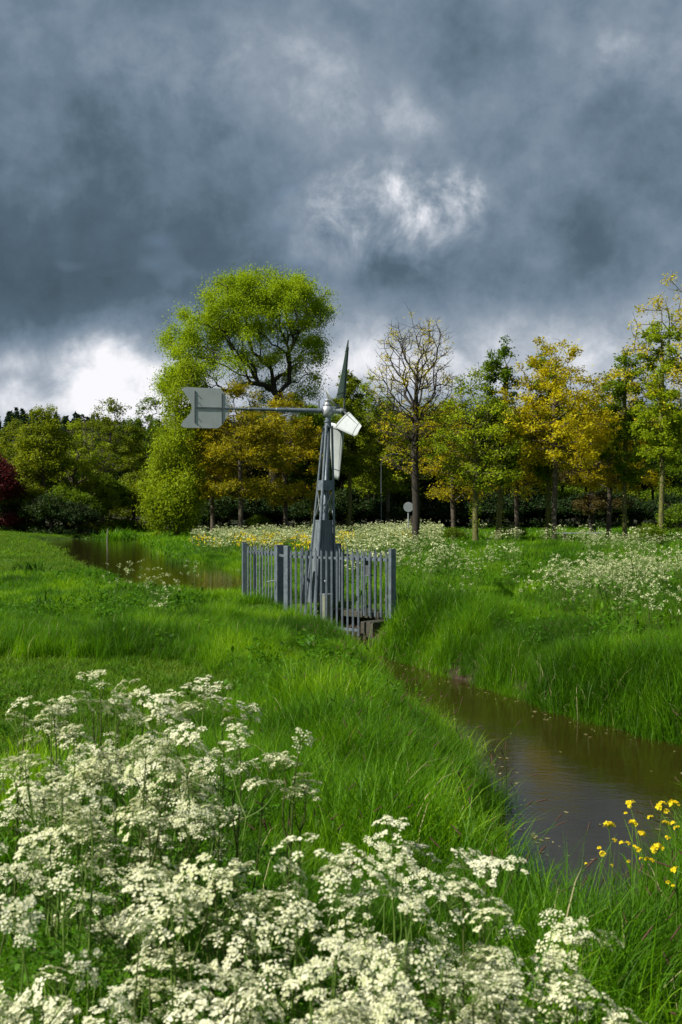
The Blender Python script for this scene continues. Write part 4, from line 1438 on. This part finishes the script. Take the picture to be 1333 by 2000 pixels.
def build_fence():
    root = empty('palisade_fence', (0, 20, 0))
    tag(root, 'grey galvanised palisade fence of spiked pales enclosing the wind pump', 'fence')
    O = Vector((0, 20, 0))
    A = Vector((-2.16, 22.2, 0)); A2 = Vector((-2.09, 21.55, 0)); B = Vector((-1.27, 20.4, 0)); Bf = Vector((-1.07, 19.75, 0)); Cc = Vector((0.93, 18.1, 0)); Dd = Vector((-0.06, 20.7, 0))
    S = M['steel']

    def post(p, w, z0, z1, rz=0.3):
        b = MB(); rot = Matrix.Rotation(rz, 3, 'Z')
        b.box(p - O + Vector((0, 0, (z0 + z1) / 2)), (w, w * 0.9, z1 - z0), rot)
        b.box(p - O + Vector((0, 0, z1 + 0.004)), (w * 1.06, w * 0.96, 0.008), rot)
        return b.build('post', S, root, bevel=0.004)
    post(A, .095, -0.2, 1.21, .2); post(A2, .09, -0.2, 1.20, .3)
    post(B, .15, -0.3, 1.20, .5); post(Bf, .105, -0.3, 1.20, -.65); post(Cc, .105, -0.06, 1.20, .5); post(Dd, .11, -0.2, 1.22, .4)

    def pale(base, d, nrm, z0, z1, w=0.062):
        """W-section pale with a pointed, slightly outward top"""
        b = MB()
        hw = w / 2; dp = 0.010
        prof = [(-hw, 0), (-hw * 0.62, dp), (-hw * 0.2, dp), (0, dp * .3), (hw * 0.2, dp), (hw * 0.62, dp), (hw, 0)]
        n = len(prof); t = 0.003
        ring = []
        for (z, s_) in ((z0, 1), (z1 - 0.07, 1)):
            for (x, y) in prof: ring.append(base + d * x * s_ + nrm * y + Vector((0, 0, z)))
            for (x, y) in prof: ring.append(base + d * x * s_ + nrm * (y - t) + Vector((0, 0, z)))
        # spike
        heights = [z1 - 0.055, z1 - 0.03, z1 - 0.008, z1, z1 - 0.008, z1 - 0.03, z1 - 0.055]
        for (x, y), z in zip(prof, heights): ring.append(base + d * x * 0.55 + nrm * (y + 0.012) + Vector((0, 0, z)))
        for (x, y), z in zip(prof, heights): ring.append(base + d * x * 0.55 + nrm * (y + 0.012 - t) + Vector((0, 0, z)))
        fs = []
        for L in range(2):
            o1, o2 = L * 2 * n, (L + 1) * 2 * n
            for i in range(n - 1):
                fs.append((o1 + i, o1 + i + 1, o2 + i + 1, o2 + i))
                fs.append((o1 + n + i, o2 + n + i, o2 + n + i + 1, o1 + n + i + 1))
            fs.append((o1, o2, o2 + n, o1 + n)); fs.append((o1 + n - 1, o1 + 2 * n - 1, o2 + 2 * n - 1, o2 + n - 1))
        o2 = 4 * n
        for i in range(n - 1): fs.append((o2 + i, o2 + i + 1, o2 + n + i + 1, o2 + n + i))
        for i in range(n - 1): fs.append((i, n + i, n + i + 1, i + 1))
        b.add([q - O for q in ring], fs)
        return b.build('pale', S, root)

    def run(P0, P1, n, side, z0=-0.12, z1=1.19, zr=1.0, low=None, rails=True, w=.048, m0=.1, m1=.1):
        d = (P1 - P0); L = d.length; d = d.normalized()
        nr = Vector((d.y, -d.x, 0)) * side
        for i in range(n):
            s_ = m0 + (L - m0 - m1) * i / (n - 1)
            q = P0 + d * s_ + nr * 0.026
            zz = z0
            if low and i > low[1]: zz = -0.05
            if low and low[0] <= i <= low[1]: zz = low[2]
            pale(q, d, nr, zz, z1 + random.uniform(-.008, .008), w)
        if rails:
            b = MB()
            b.bar(P0 - O + Vector((0, 0, zr)), P1 - O + Vector((0, 0, zr)), 0.006, 0.045)
            b.bar(P0 - O + Vector((0, 0, zr + .02)) - nr * .02, P1 - O + Vector((0, 0, zr + .02)) - nr * .02, 0.04, 0.006)
            b.build('rail', S, root)
        return d, nr
    # gate on the left: its pales, rail and latch belong to the fence
    run(A, B, 11, 1, m0=.14, m1=.16)
    run(Bf, Cc, 19, 1, low=(5, 13, -0.44), m0=.13, m1=.11)
    run(Cc, Dd, 11, -1, m0=.2, m1=.15)
    run(Dd, A, 13, -1, m0=.15, m1=.15)
    # short link between the two front posts
    b = MB(); b.bar(B - O + Vector((0, 0, 1.0)), Bf - O + Vector((0, 0, 1.0)), 0.03, 0.045); b.build('rail', S, root)
    # low rail over the culvert mouth
    d = (Cc - Bf).normalized(); nr = Vector((d.y, -d.x, 0))
    b = MB(); b.bar(Bf - O + d * 0.55 + Vector((0, 0, -0.33)) + nr * .005, Bf - O + d * 1.80 + Vector((0, 0, -0.33)) + nr * .005, 0.04, 0.05); b.build('rail', S, root)
    # lock box and handle
    b = MB(); q = Bf + d * 1.93 - nr * 0.12; b.box(q - O + Vector((0, 0, 0.86)), (0.15, 0.07, 0.34), Matrix.Rotation(math.atan2(d.y, d.x), 3, 'Z'))
    b.box(q - O + Vector((0, 0, 0.69)), (0.20, 0.09, 0.02), Matrix.Rotation(math.atan2(d.y, d.x), 3, 'Z'))
    b.build('lock_box', M['steel_dark'], root, bevel=.004)
    b = MB(); q = B + Vector((-0.10, -0.03, 0.47))
    b.tube([q - O, q - O + Vector((0, -.05, .01)), q - O + Vector((-0.14, -0.06, -0.01))], 0.011, 8); b.build('gate_handle', M['steel_light'], root)
    b = MB()
    for q in (A2, B):
        for z in (0.98, 1.03): b.tube([q - O + Vector((0.0, -0.06, z)), q - O + Vector((0.0, -0.085, z))], 0.012, 6)
    b.build('bolts', M['steel_dark'], root)


build_fence()


def build_culvert():
    root = empty('culvert', (0.15, 18.9, -0.7))
    tag(root, 'dark concrete culvert mouth with old timber boards below the palisade fence', 'culvert')
    O = Vector((0.15, 18.9, -0.7))
    Bf = Vector((-1.07, 19.75, 0)); Cc = Vector((0.93, 18.1, 0))
    d = (Cc - Bf).normalized(); nr = Vector((d.y, -d.x, 0))
    rot = Matrix.Rotation(math.atan2(d.y, d.x), 3, 'Z')
    b = MB()
    mid_ = Bf + d * 1.3
    # deck slab under the mast with an opening below it
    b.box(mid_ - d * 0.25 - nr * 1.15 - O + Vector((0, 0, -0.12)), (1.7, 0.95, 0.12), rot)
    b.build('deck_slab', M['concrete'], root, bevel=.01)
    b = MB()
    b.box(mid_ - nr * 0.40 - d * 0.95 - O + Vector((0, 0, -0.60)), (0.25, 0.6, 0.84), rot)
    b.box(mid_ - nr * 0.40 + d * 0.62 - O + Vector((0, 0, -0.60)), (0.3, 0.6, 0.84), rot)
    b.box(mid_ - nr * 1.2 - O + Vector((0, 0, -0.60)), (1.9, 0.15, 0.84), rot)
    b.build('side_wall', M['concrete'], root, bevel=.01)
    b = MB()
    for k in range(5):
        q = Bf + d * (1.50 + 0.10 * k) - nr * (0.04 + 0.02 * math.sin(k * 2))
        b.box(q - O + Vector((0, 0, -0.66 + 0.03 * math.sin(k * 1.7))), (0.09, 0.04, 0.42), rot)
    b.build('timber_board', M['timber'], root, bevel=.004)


build_culvert()


# ------------------------------------------------------------------ small things

def build_small():
    # round sign seen from behind
    x, y, z = at(798, 58)
    r = empty('round_sign', (x, y, z)); tag(r, 'round traffic sign seen from behind on a short grey post among white flowers', 'sign')
    b = MB(); b.tube([(0, 0, 0), (0, 0, 2.05)], 0.045, 10); b.build('post', M['signback'], r)
    b = MB(); b.tube([(0, -0.055, 1.95), (0, -0.075, 1.95)], 0.29, 28); b.build('sign_disc', M['signback'], r)
    b = MB(); b.bar((-.2, -0.04, 1.95), (.2, -0.04, 1.95), .03, .03); b.build('bracket', M['steel_dark'], r)
    # wooden post beside it
    x, y, z = at(805, 58.5)
    b = MB(); b.box((0, 0, 0.7), (0.16, 0.16, 1.4)); b.box((0, 0, 1.42), (0.12, 0.12, 0.05))
    o = b.build('wooden_post', M['timber'], None, bevel=.02); o.location = (x, y, z); tag(o, 'short dark wooden post just right of the round sign post', 'post')
    # lamp post
    x, y, z = at(745, 80)
    r = empty('lamp_post', (x, y, z)); tag(r, 'thin grey lamp post with a curved arm in front of the trees', 'lamp post')
    b = MB(); b.tube([(0, 0, 0), (0, 0, 1.0), (0, 0, 5.6)], [0.05, 0.045, 0.028], 10); b.build('pole', M['steel_dark'], r)
    b = MB(); b.tube([(0, 0, 5.58), (0.12, 0, 5.95), (0.5, 0, 6.25), (1.0, 0, 6.38), (1.25, 0, 6.38)], 0.02, 8); b.build('arm', M['steel_dark'], r)
    b = MB(); b.tube([(1.1, 0, 6.35), (1.2, 0, 6.36), (1.55, 0, 6.38), (1.68, 0, 6.37)], [0.02, 0.05, 0.05, 0.02], 10); b.build('lamp_head', M['steel_dark'], r)
    # gate of white rails
    x, y, z = at(466, 84)
    r = empty('field_gate', (x, y, z + 0.05)); tag(r, 'small whitish five bar field gate beside the grey path under the amber trees', 'gate')
    for s_ in (-.75, .75):
        b = MB(); b.box((s_, 0, 0.62), (0.14, 0.14, 1.5)); b.build('post', M['timber'], r, bevel=.01)
    for i, z_ in enumerate((.28, .5, .72, .94, 1.18)):
        b = MB(); b.box((0, 0, z_), (1.4, 0.04, 0.085)); b.build('rail', M['white'], r)
    b = MB(); b.bar((-.62, -.035, .3), (.62, -.035, 1.15), .03, .07); b.build('brace', M['white'], r)
    # stake in the water
    x = (210 - 666.5) / F * 68
    b = MB(); b.tube([(0, 0, -0.4), (0, 0, 0.2), (0.03, 0, 0.95)], [0.05, 0.045, 0.035], 8)
    o = b.build('water_stake', M['bark_pale'], None); o.location = (x, 68, WU); tag(o, 'thin pale stake standing in the far end of the water', 'stake')
    # low bench in the flowers
    x, y, z = at(1133, 44)
    r = empty('park_bench', (x, y, z)); tag(r, 'low grey bench half hidden by white flowers in front of the bronze tree', 'bench')
    for s_ in (-.7, .7):
        b = MB(); b.box((s_, 0, 0.30), (0.12, 0.42, 0.62)); b.build('leg', M['concrete'], r, bevel=.01)
    for y_ in (-.15, 0, .15):
        b = MB(); b.box((0, y_, 0.64), (2.0, 0.12, 0.05)); b.build('seat_slat', M['signback'], r, bevel=.005)

    # single leafy plants one can pick out
    rg = np.random.default_rng(44)

    def clump(name, cat, px, Y, n, H, W, mat, label, aspect=None, spread=.12, droop=1.0, segs=6, lean=.3):
        A = Acc(); A.add(*strip_blades(n, H, W, spread, lean, segs, rg, droop=droop))
        o = link(name, A.mesh(name, [mat])); o.location = at(px, Y); tag(o, label, cat)
    clump('dock_plant', 'plant', 405, 9.9, 26, .26, .055, M['weed'], 'broad leaved dock plant with drooping leaves on the trodden left bank', droop=1.6, lean=.6)
    clump('dock_plant', 'plant', 372, 10.0, 7, .20, .045, M['withered'], 'withered reddish brown dock leaves beside the green dock plant', droop=1.8, lean=.7)
    clump('rush_clump', 'plant', 345, 39.5, 130, 0.95, .035, M['deepgrass'], 'dark green rush clump on the far edge of the upper water', spread=.32)
    clump('sedge_mound', 'plant', 212, 76, 260, 1.5, .07, M['grass'], 'bright green sedge mound at the far end of the water, beside the stake', spread=.5, droop=1.6)
    clump('sedge_mound', 'plant', 240, 78, 260, 1.4, .07, M['grass'], 'rounded green sedge mound nearest the hanging tree', spread=.55, droop=1.6)
    clump('nettle_clump', 'plant', 95, 18.5, 60, .5, .05, M['deepgrass'], 'dark leafy clump in the left bank grass before the upper water', spread=.2, droop=1.4)
    clump('nettle_clump', 'plant', 60, 30, 70, .5, .05, M['deepgrass'], 'dark leafy clump on the mown slope at the left edge', spread=.3, droop=1.4)

    # paths: thin sheets laid over the ground
    def path(name, pts, w, mat, label):
        vs, fs = [], []
        P = [np.array(p, float) for p in pts]
        fine = []
        for i in range(len(P) - 1):
            for t in np.linspace(0, 1, 9)[:-1]: fine.append(P[i] * (1 - t) + P[i + 1] * t)
        fine.append(P[-1])
        K = 6
        for i, q in enumerate(fine):
            d = fine[min(i + 1, len(fine) - 1)] - fine[max(i - 1, 0)]; d /= np.linalg.norm(d)
            nrm_ = np.array([-d[1], d[0]])
            for k in range(K + 1):
                e = q + nrm_ * w * (k / K - .5)
                vs.append((e[0], e[1], float(height(e[0:1], e[1:2])[0]) + 0.05))
        for i in range(len(fine) - 1):
            for k in range(K):
                q0 = i * (K + 1) + k
                fs.append((q0, q0 + 1, q0 + K + 2, q0 + K + 1))
        o = link(name, np_mesh(name, np.array(vs), np.array(fs), [mat]))
        tag(o, label, kind='structure')
    path('path', [(-17, 86), (-11, 81), (-6.5, 78), (0, 70), (4, 56), (5.8, 45.5), (9, 43.5)], 2.2, M['asphalt'], 'worn grey path running below the trees')
    path('red_path', [(14.6, 42), (20, 47), (28, 60)], 2.4, M['redpath'], 'reddish path at the right edge below the trees')


build_small()


# ------------------------------------------------------------------ foreground cow parsley, plant by plant

def umbel_mesh(seed, R0=0.034, rays=10, per=15, fs=0.0038):
    rg = np.random.default_rng(seed)
    A = Acc()
    ctr = []
    for k in range(rays):
        if k == 0: a, r = 0, 0
        else:
            a = k * 2.399963 + rg.normal(0, .15); r = R0 * math.sqrt(k / rays) * rg.uniform(.88, 1.12)
        h = R0 * 0.95 - (r / R0) ** 2 * R0 * 0.45 + rg.normal(0, .0035)
        ctr.append((r * math.cos(a), r * math.sin(a), h))
    ctr = np.array(ctr)
    base = np.zeros_like(ctr)
    mid_ = ctr * np.array([.55, .55, .45])
    A.add(*tubes(base, mid_, [0.0007] * rays, [0.0006] * rays, 3), None, 1)
    A.add(*tubes(mid_, ctr - np.array([0, 0, .006]), [0.0006] * rays, [0.0005] * rays, 3), None, 1)
    V, Q, T_ = [], [], []
    n0 = 0
    for c in ctr:
        out = c.copy(); out[2] = 0; out = out / R0 * 0.35
        tlt = rg.normal(0, .18, 2)
        m_ = int(per * rg.uniform(.8, 1.2))
        ru = 0.0095 * rg.uniform(.85, 1.15)
        hub = c - np.array([0, 0, .006])
        for j in range(m_):
            a = j * 2.399963 + rg.normal(0, .2); r = ru * math.sqrt((j + .5) / m_)
            p = c + np.array([r * math.cos(a), r * math.sin(a), -(r / ru) ** 2 * .003 + tlt[0] * r * math.cos(a) + tlt[1] * r * math.sin(a) + rg.normal(0, .0008)])
            p[2] -= out[0] * r * math.cos(a) + out[1] * r * math.sin(a)
            nrm_ = np.array([out[0] + 18 * r * math.cos(a) + rg.normal(0, .25), out[1] + 18 * r * math.sin(a) + rg.normal(0, .25), 1.0]); nrm_ /= np.linalg.norm(nrm_)
            u = np.cross(nrm_, [0.3, 1, 0.1]); u /= np.linalg.norm(u); v = np.cross(nrm_, u)
            s = fs * rg.uniform(.75, 1.2)
            ph = rg.uniform(0, 6.28)
            tt = rg.uniform(0, 1)
            for q in range(5):
                b = ph + q * 1.2566
                dd = u * math.cos(b) + v * math.sin(b); ee = -u * math.sin(b) + v * math.cos(b)
                ln = s * (0.62 + 0.25 * (q < 2))
                V += [p, p + dd * ln * .6 + ee * ln * .42, p + dd * ln + nrm_ * s * .12, p + dd * ln * .6 - ee * ln * .42]
                Q.append((n0, n0 + 1, n0 + 2, n0 + 3)); n0 += 4; T_.append(tt)
            if j % 2 == 0:
                A.add(*tubes([hub], [p - nrm_ * .0004], [0.00035], [0.0003], 3), None, 1)
    A.add(np.array(V), np.array(Q), np.array(T_), 0)
    return A.mesh('umbel', [M['floret'], M['stem']])


def fern_mesh(seed):
    """a finely cut cow parsley leaf, about 0.28 m long"""
    rg = np.random.default_rng(seed)
    A = Acc(); L = 0.28
    c, a, bb = [], [], []
    for i in range(10):
        f = 0.18 + 0.8 * i / 9
        pl = L * 0.42 * (1 - f) ** 0.8 + 0.012
        for sgn in (-1, 1):
            o = np.array([L * f, 0, -0.18 * L * f ** 2])
            tip = o + np.array([pl * 0.55, sgn * pl, -0.12 * pl + rg.normal(0, .006)])
            a.append(o); bb.append(tip)
            for j in range(8):
                g = (j + 1) / 8
                c.append(o + (tip - o) * g + rg.normal(0, .004, 3))
    A.add(*tubes([[0, 0, 0], [L * .5, 0, -0.045 * L]], [[L * .5, 0, -0.045 * L], [L, 0, -0.18 * L]], [.0018, .0014], [.0014, .0005], 3), None, 1)
    A.add(*tubes(a, bb, [.0007] * len(a), [.0004] * len(a), 3), None, 1)
    A.add(*leaf_quads(np.array(c), 0.021, rg, aspect=.5, up=3.0), 0)
    return A.mesh('leaf', [M['weed'], M['stem']])


def build_parsley():
    rg = np.random.default_rng(77)
    umb = [umbel_mesh(200 + i, R0=rg.uniform(.030, .046), rays=int(rg.integers(8, 13)), per=int(rg.integers(13, 19))) for i in range(11)]
    umb += [umbel_mesh(230 + i, R0=rg.uniform(.020, .030), rays=7, per=10, fs=0.0030) for i in range(3)]
    ferns = [fern_mesh(300 + i) for i in range(4)]

    def plant(x, y, H, spread, n_u, seed, label, group=None, dark=False, lean=(0, 0), usc=1.0, leaves=5, hi=False):
        r = np.random.default_rng(seed)
        z0 = float(height(np.array([x]), np.array([y]))[0])
        root = empty('cow_parsley', (x, y, z0)); tag(root, label, 'flower plant', group)
        # main stem and branches
        top = np.array([lean[0], lean[1], H])
        A = Acc()
        def curve(p0, p1, bow, n, r0, r1):
            t = np.linspace(0, 1, n + 1)[:, None]
            pts = p0 + (p1 - p0) * t + np.array([0, 0, 1.0]) * 0 + bow * np.sin(np.pi * t)
            rr = np.linspace(r0, r1, n + 1)
            A.add(*tubes(pts[:-1], pts[1:], rr[:-1], rr[1:], 7), None, 0)
            return pts
        main = curve(np.array([0, 0, -0.05]), top * np.array([.6, .6, .78]), r.normal(0, .015, 3), 8, .0042, .0030)
        tips = []
        nb = max(3, int(round(n_u / 3.2)))
        left = n_u
        for b in range(nb):
            f = 0.45 + 0.55 * (b + .5) / nb
            j = f * 8; j0 = min(7, int(j)); p0 = main[j0] + (main[j0 + 1] - main[j0]) * (j - j0)
            az = b * 2.4 + r.uniform(-.5, .5) + seed
            ln = spread * r.uniform(.6, 1.0) * (1.15 - .35 * f)
            zt = H * (r.uniform(.90, 1.02) if hi else r.uniform(.74, 1.0)) * (0.86 + .14 * f)
            p1 = np.array([top[0] * f + ln * math.cos(az) * .75, top[1] * f + ln * math.sin(az) * .75, max(p0[2] + .05, zt - 0.09)])
            curve(p0, p1, np.array([math.cos(az), math.sin(az), -.3]) * .018, 5, .0026, .0019)
            k = int(min(left, r.integers(2, 5))); left -= k
            for q in range(k):
                a2 = az + (q - (k - 1) / 2) * 1.3 + r.normal(0, .3)
                l2 = spread * r.uniform(.25, .5)
                p2 = p1 + np.array([l2 * math.cos(a2), l2 * math.sin(a2), r.uniform(.05, .13)])
                curve(p1, p2, np.array([math.cos(a2), math.sin(a2), -.5]) * .008, 4, .0017, .0011)
                tips.append((p2, a2))
        curve(main[-1], top, r.normal(0, .004, 3), 3, .0026, .0014); tips.append((top, 0))
        st = link('stem', A.mesh('stem', [M['stem_dark'] if dark else M['stem']]), root)
        for (p, a2) in tips:
            o = link('umbel', umb[int(r.integers(0, len(umb)))], root)
            o.location = Vector(p)
            s = usc * r.uniform(.85, 1.4)
            o.scale = (s, s, s)
            o.rotation_euler = (r.normal(0.15, .36), r.normal(0, .36), r.uniform(0, 6.28))
        for q in range(leaves):
            o = link('leaf', ferns[int(r.integers(0, 4))], root)
            zz = H * r.uniform(.18, .72)
            o.location = (top[0] * .6 * zz / H, top[1] * .6 * zz / H, zz)
            s = r.uniform(.55, 1.0)
            o.scale = (s, s, s)
            o.rotation_euler = (r.normal(0, .2), r.uniform(-.55, .1), r.uniform(0, 6.28))
        return root

    def pos(px, Y): return (px - 666.5) / F * Y
    G = 'cow parsley plants massed in the foreground'
    L0 = 'white flowering cow parsley plant within the foreground mass'
    special = [
        (195, 3.02, 1.13, .12, 13, 'tallest cow parsley, its white heads rising highest against the grass'),
        (445, 3.0, 1.08, .10, 10, 'cow parsley with a tight stack of white heads above its neighbours, towards the mid foreground'),
        (545, 2.75, 1.0, .06, 4, 'thin lone cow parsley stem with a few small heads leaning out over the grass'),
        (775, 2.30, 0.87, .06, 3, 'slender cow parsley with three small heads in front of the tall bank grass'),
        (950, 2.15, 0.84, .17, 9, 'loose greenish cow parsley spreading before the water'),
        (1080, 1.95, 0.80, .15, 9, 'outermost cow parsley of the mass on the side of the yellow flowers'),
        (15, 2.75, 1.06, .13, 10, 'cow parsley at the left edge of the view with creamy heads'),
    ]
    for i, (px, Y_, H, sp, n, lb) in enumerate(special):
        lean = (0.06, 0.0) if i == 2 else (rg.normal(0, .03), 0)
        plant(pos(px, Y_), Y_, H, sp, n, 500 + i, lb, dark=(i % 2 == 0), lean=lean, hi=(i < 4))
    rest = []
    for px, Y_, H in [(290, 2.95, 1.09), (370, 2.9, 1.07), (150, 2.9, 1.08), (460, 2.7, 1.02), (250, 2.5, 1.08), (70, 2.6, 1.06), (110, 2.75, 1.03), (230, 2.7, 1.06), (320, 2.75, 1.05), (400, 2.65, 1.0), (60, 2.4, 1.0), (150, 2.35, 1.03), (260, 2.3, 1.04), (350, 2.35, 1.0), (430, 2.45, .97),
                      (-20, 2.1, 1.0), (90, 2.05, 1.0), (200, 2.0, 1.0), (310, 2.05, .98), (140, 2.55, 1.02), (330, 2.5, 1.0),
                      (500, 2.0, .90), (590, 1.95, .92), (660, 1.9, .90), (420, 1.85, .90), (350, 1.75, .90), (550, 1.75, .90), (740, 1.8, .86), (830, 1.95, .86), (880, 1.8, .83),
                      (470, 1.6, .86), (600, 1.55, .86), (700, 1.6, .84), (820, 1.62, .82), (930, 1.7, .80), (1010, 1.75, .78), (260, 1.65, .86), (120, 1.7, .86), (0, 1.7, .86),
                      (60, 1.42, .84), (200, 1.45, .82), (380, 1.42, .80), (540, 1.4, .80), (680, 1.38, .78), (800, 1.42, .76), (920, 1.45, .74), (1020, 1.5, .70), (1130, 1.5, .62), (900, 1.95, .84), (1000, 1.9, .82), (1060, 1.75, .76), (860, 1.65, .82), (960, 1.55, .76), (760, 1.5, .80), (1110, 1.85, .74), (640, 1.75, .90), (790, 1.95, .85)]:
        rest.append((px, Y_, H))
    for i, (px, Y_, H) in enumerate(rest):
        sp = rg.uniform(.12, .17)
        n = int(rg.integers(8, 13))
        plant(pos(px, Y_) + rg.normal(0, .015), Y_ + rg.normal(0, .03), H * rg.uniform(.97, 1.02), sp, n, 600 + i, L0, G, dark=(i % 3 == 0), lean=(rg.normal(0, .04), rg.normal(0, .03)))


build_parsley()


def build_yellow():
    rg = np.random.default_rng(13)

    def head(seed, n=9):
        r = np.random.default_rng(seed)
        A = Acc()
        for k in range(n):
            d = r.normal(0, 1, 3); d[2] = abs(d[2]) + .2; d /= np.linalg.norm(d)
            c = d * np.array([.017, .017, .013]) * r.uniform(.6, 1.1)
            u = np.cross(d, [0.2, 1, 0.1]); u /= np.linalg.norm(u); v = np.cross(d, u)
            ph = r.uniform(0, 6.28)
            A.add(*tubes([[0, 0, -.012]], [c], [.0008], [.0006], 3), None, 1)
            V, Q = [], []
            for q in range(4):
                b = ph + q * math.pi / 2
                dd = u * math.cos(b) + v * math.sin(b); ee = -u * math.sin(b) + v * math.cos(b)
                s = .0105
                V += [c, c + dd * s * .6 + ee * s * .45 + d * .003, c + dd * s + d * .004, c + dd * s * .6 - ee * s * .45 + d * .003]
                Q.append((q * 4, q * 4 + 1, q * 4 + 2, q * 4 + 3))
            A.add(np.array(V), np.array(Q), r.uniform(.2, 1, 4), 0)
        return A.mesh('flower_head', [M['yellow'], M['stem']])
    heads = [head(i) for i in range(5)]
    items = [(1232, 1570, 4.3, 1.0, 'single yellow flower head standing highest over the water edge'),
             (1190, 1614, 4.1, 1.15, 'yellow flower head farthest out on the left of the yellow clump'),
             (1236, 1611, 4.0, 1.15, 'round yellow flower head just below the highest one'),
             (1294, 1576, 3.9, 1.2, 'yellow flowers in a close pair near the right edge'),
             (1318, 1574, 3.8, 1.25, 'yellow flowers right against the edge of the view, highest there'),
             (1252, 1628, 4.0, .9, 'small yellow flowers in the middle of the clump'),
             (1284, 1658, 3.7, 1.15, 'full yellow flower head lowest in the middle of the clump'),
             (1178, 1668, 3.8, .7, 'tiny yellow flower head lowest on the left of the clump'),
             (1300, 1610, 3.9, .8, 'small yellow flowers behind the full low head'),
             (1245, 1660, 3.7, .7, 'pair of tiny yellow buds beside the full low head'),
             (1320, 1700, 3.5, .8, 'low small yellow flowers at the right edge')]
    for i, (px, py, Y_, s, lb) in enumerate(items):
        x = (px - 666.5) / F * Y_; zt = CAMZ - (py - HOR) / F * Y_
        z0 = float(height(np.array([x]), np.array([Y_]))[0])
        Hh = zt - z0
        r = empty('yellow_flower', (x, Y_, z0)); tag(r, lb, 'flower', 'yellow flowers by the near bank')
        A = Acc()
        t = np.linspace(0, 1, 8)[:, None]
        b = rg.normal(0, .03, 2)
        pts = np.c_[b[0] * np.sin(np.pi * t), b[1] * np.sin(np.pi * t), t * (Hh - .012)]
        A.add(*tubes(pts[:-1], pts[1:], np.linspace(.003, .0016, 7), np.linspace(.0028, .0014, 7), 6), None, 0)
        link('stem', A.mesh('stem', [M['stem']]), r)
        o = link('flower_head', heads[i % 5], r); o.location = (0, 0, Hh); o.scale = (s, s, s); o.rotation_euler = (rg.normal(0, .2), rg.normal(0, .2), rg.uniform(0, 6))
        for k in range(2):
            o = link('flower_head', heads[(i + k + 1) % 5], r); o.location = (rg.normal(0, .03), rg.normal(0, .03), Hh - rg.uniform(.03, .09)); o.scale = (s * .5,) * 3
        for k in (2, 4, 5):
            A = Acc(); A.add(*strip_blades(1, 0.16, 0.014, 0.0, 0.6, 5, rg, droop=1.3))
            o = link('leaf', A.mesh('leaf', [M['weed']]), r); o.location = Vector(pts[k])


build_yellow()
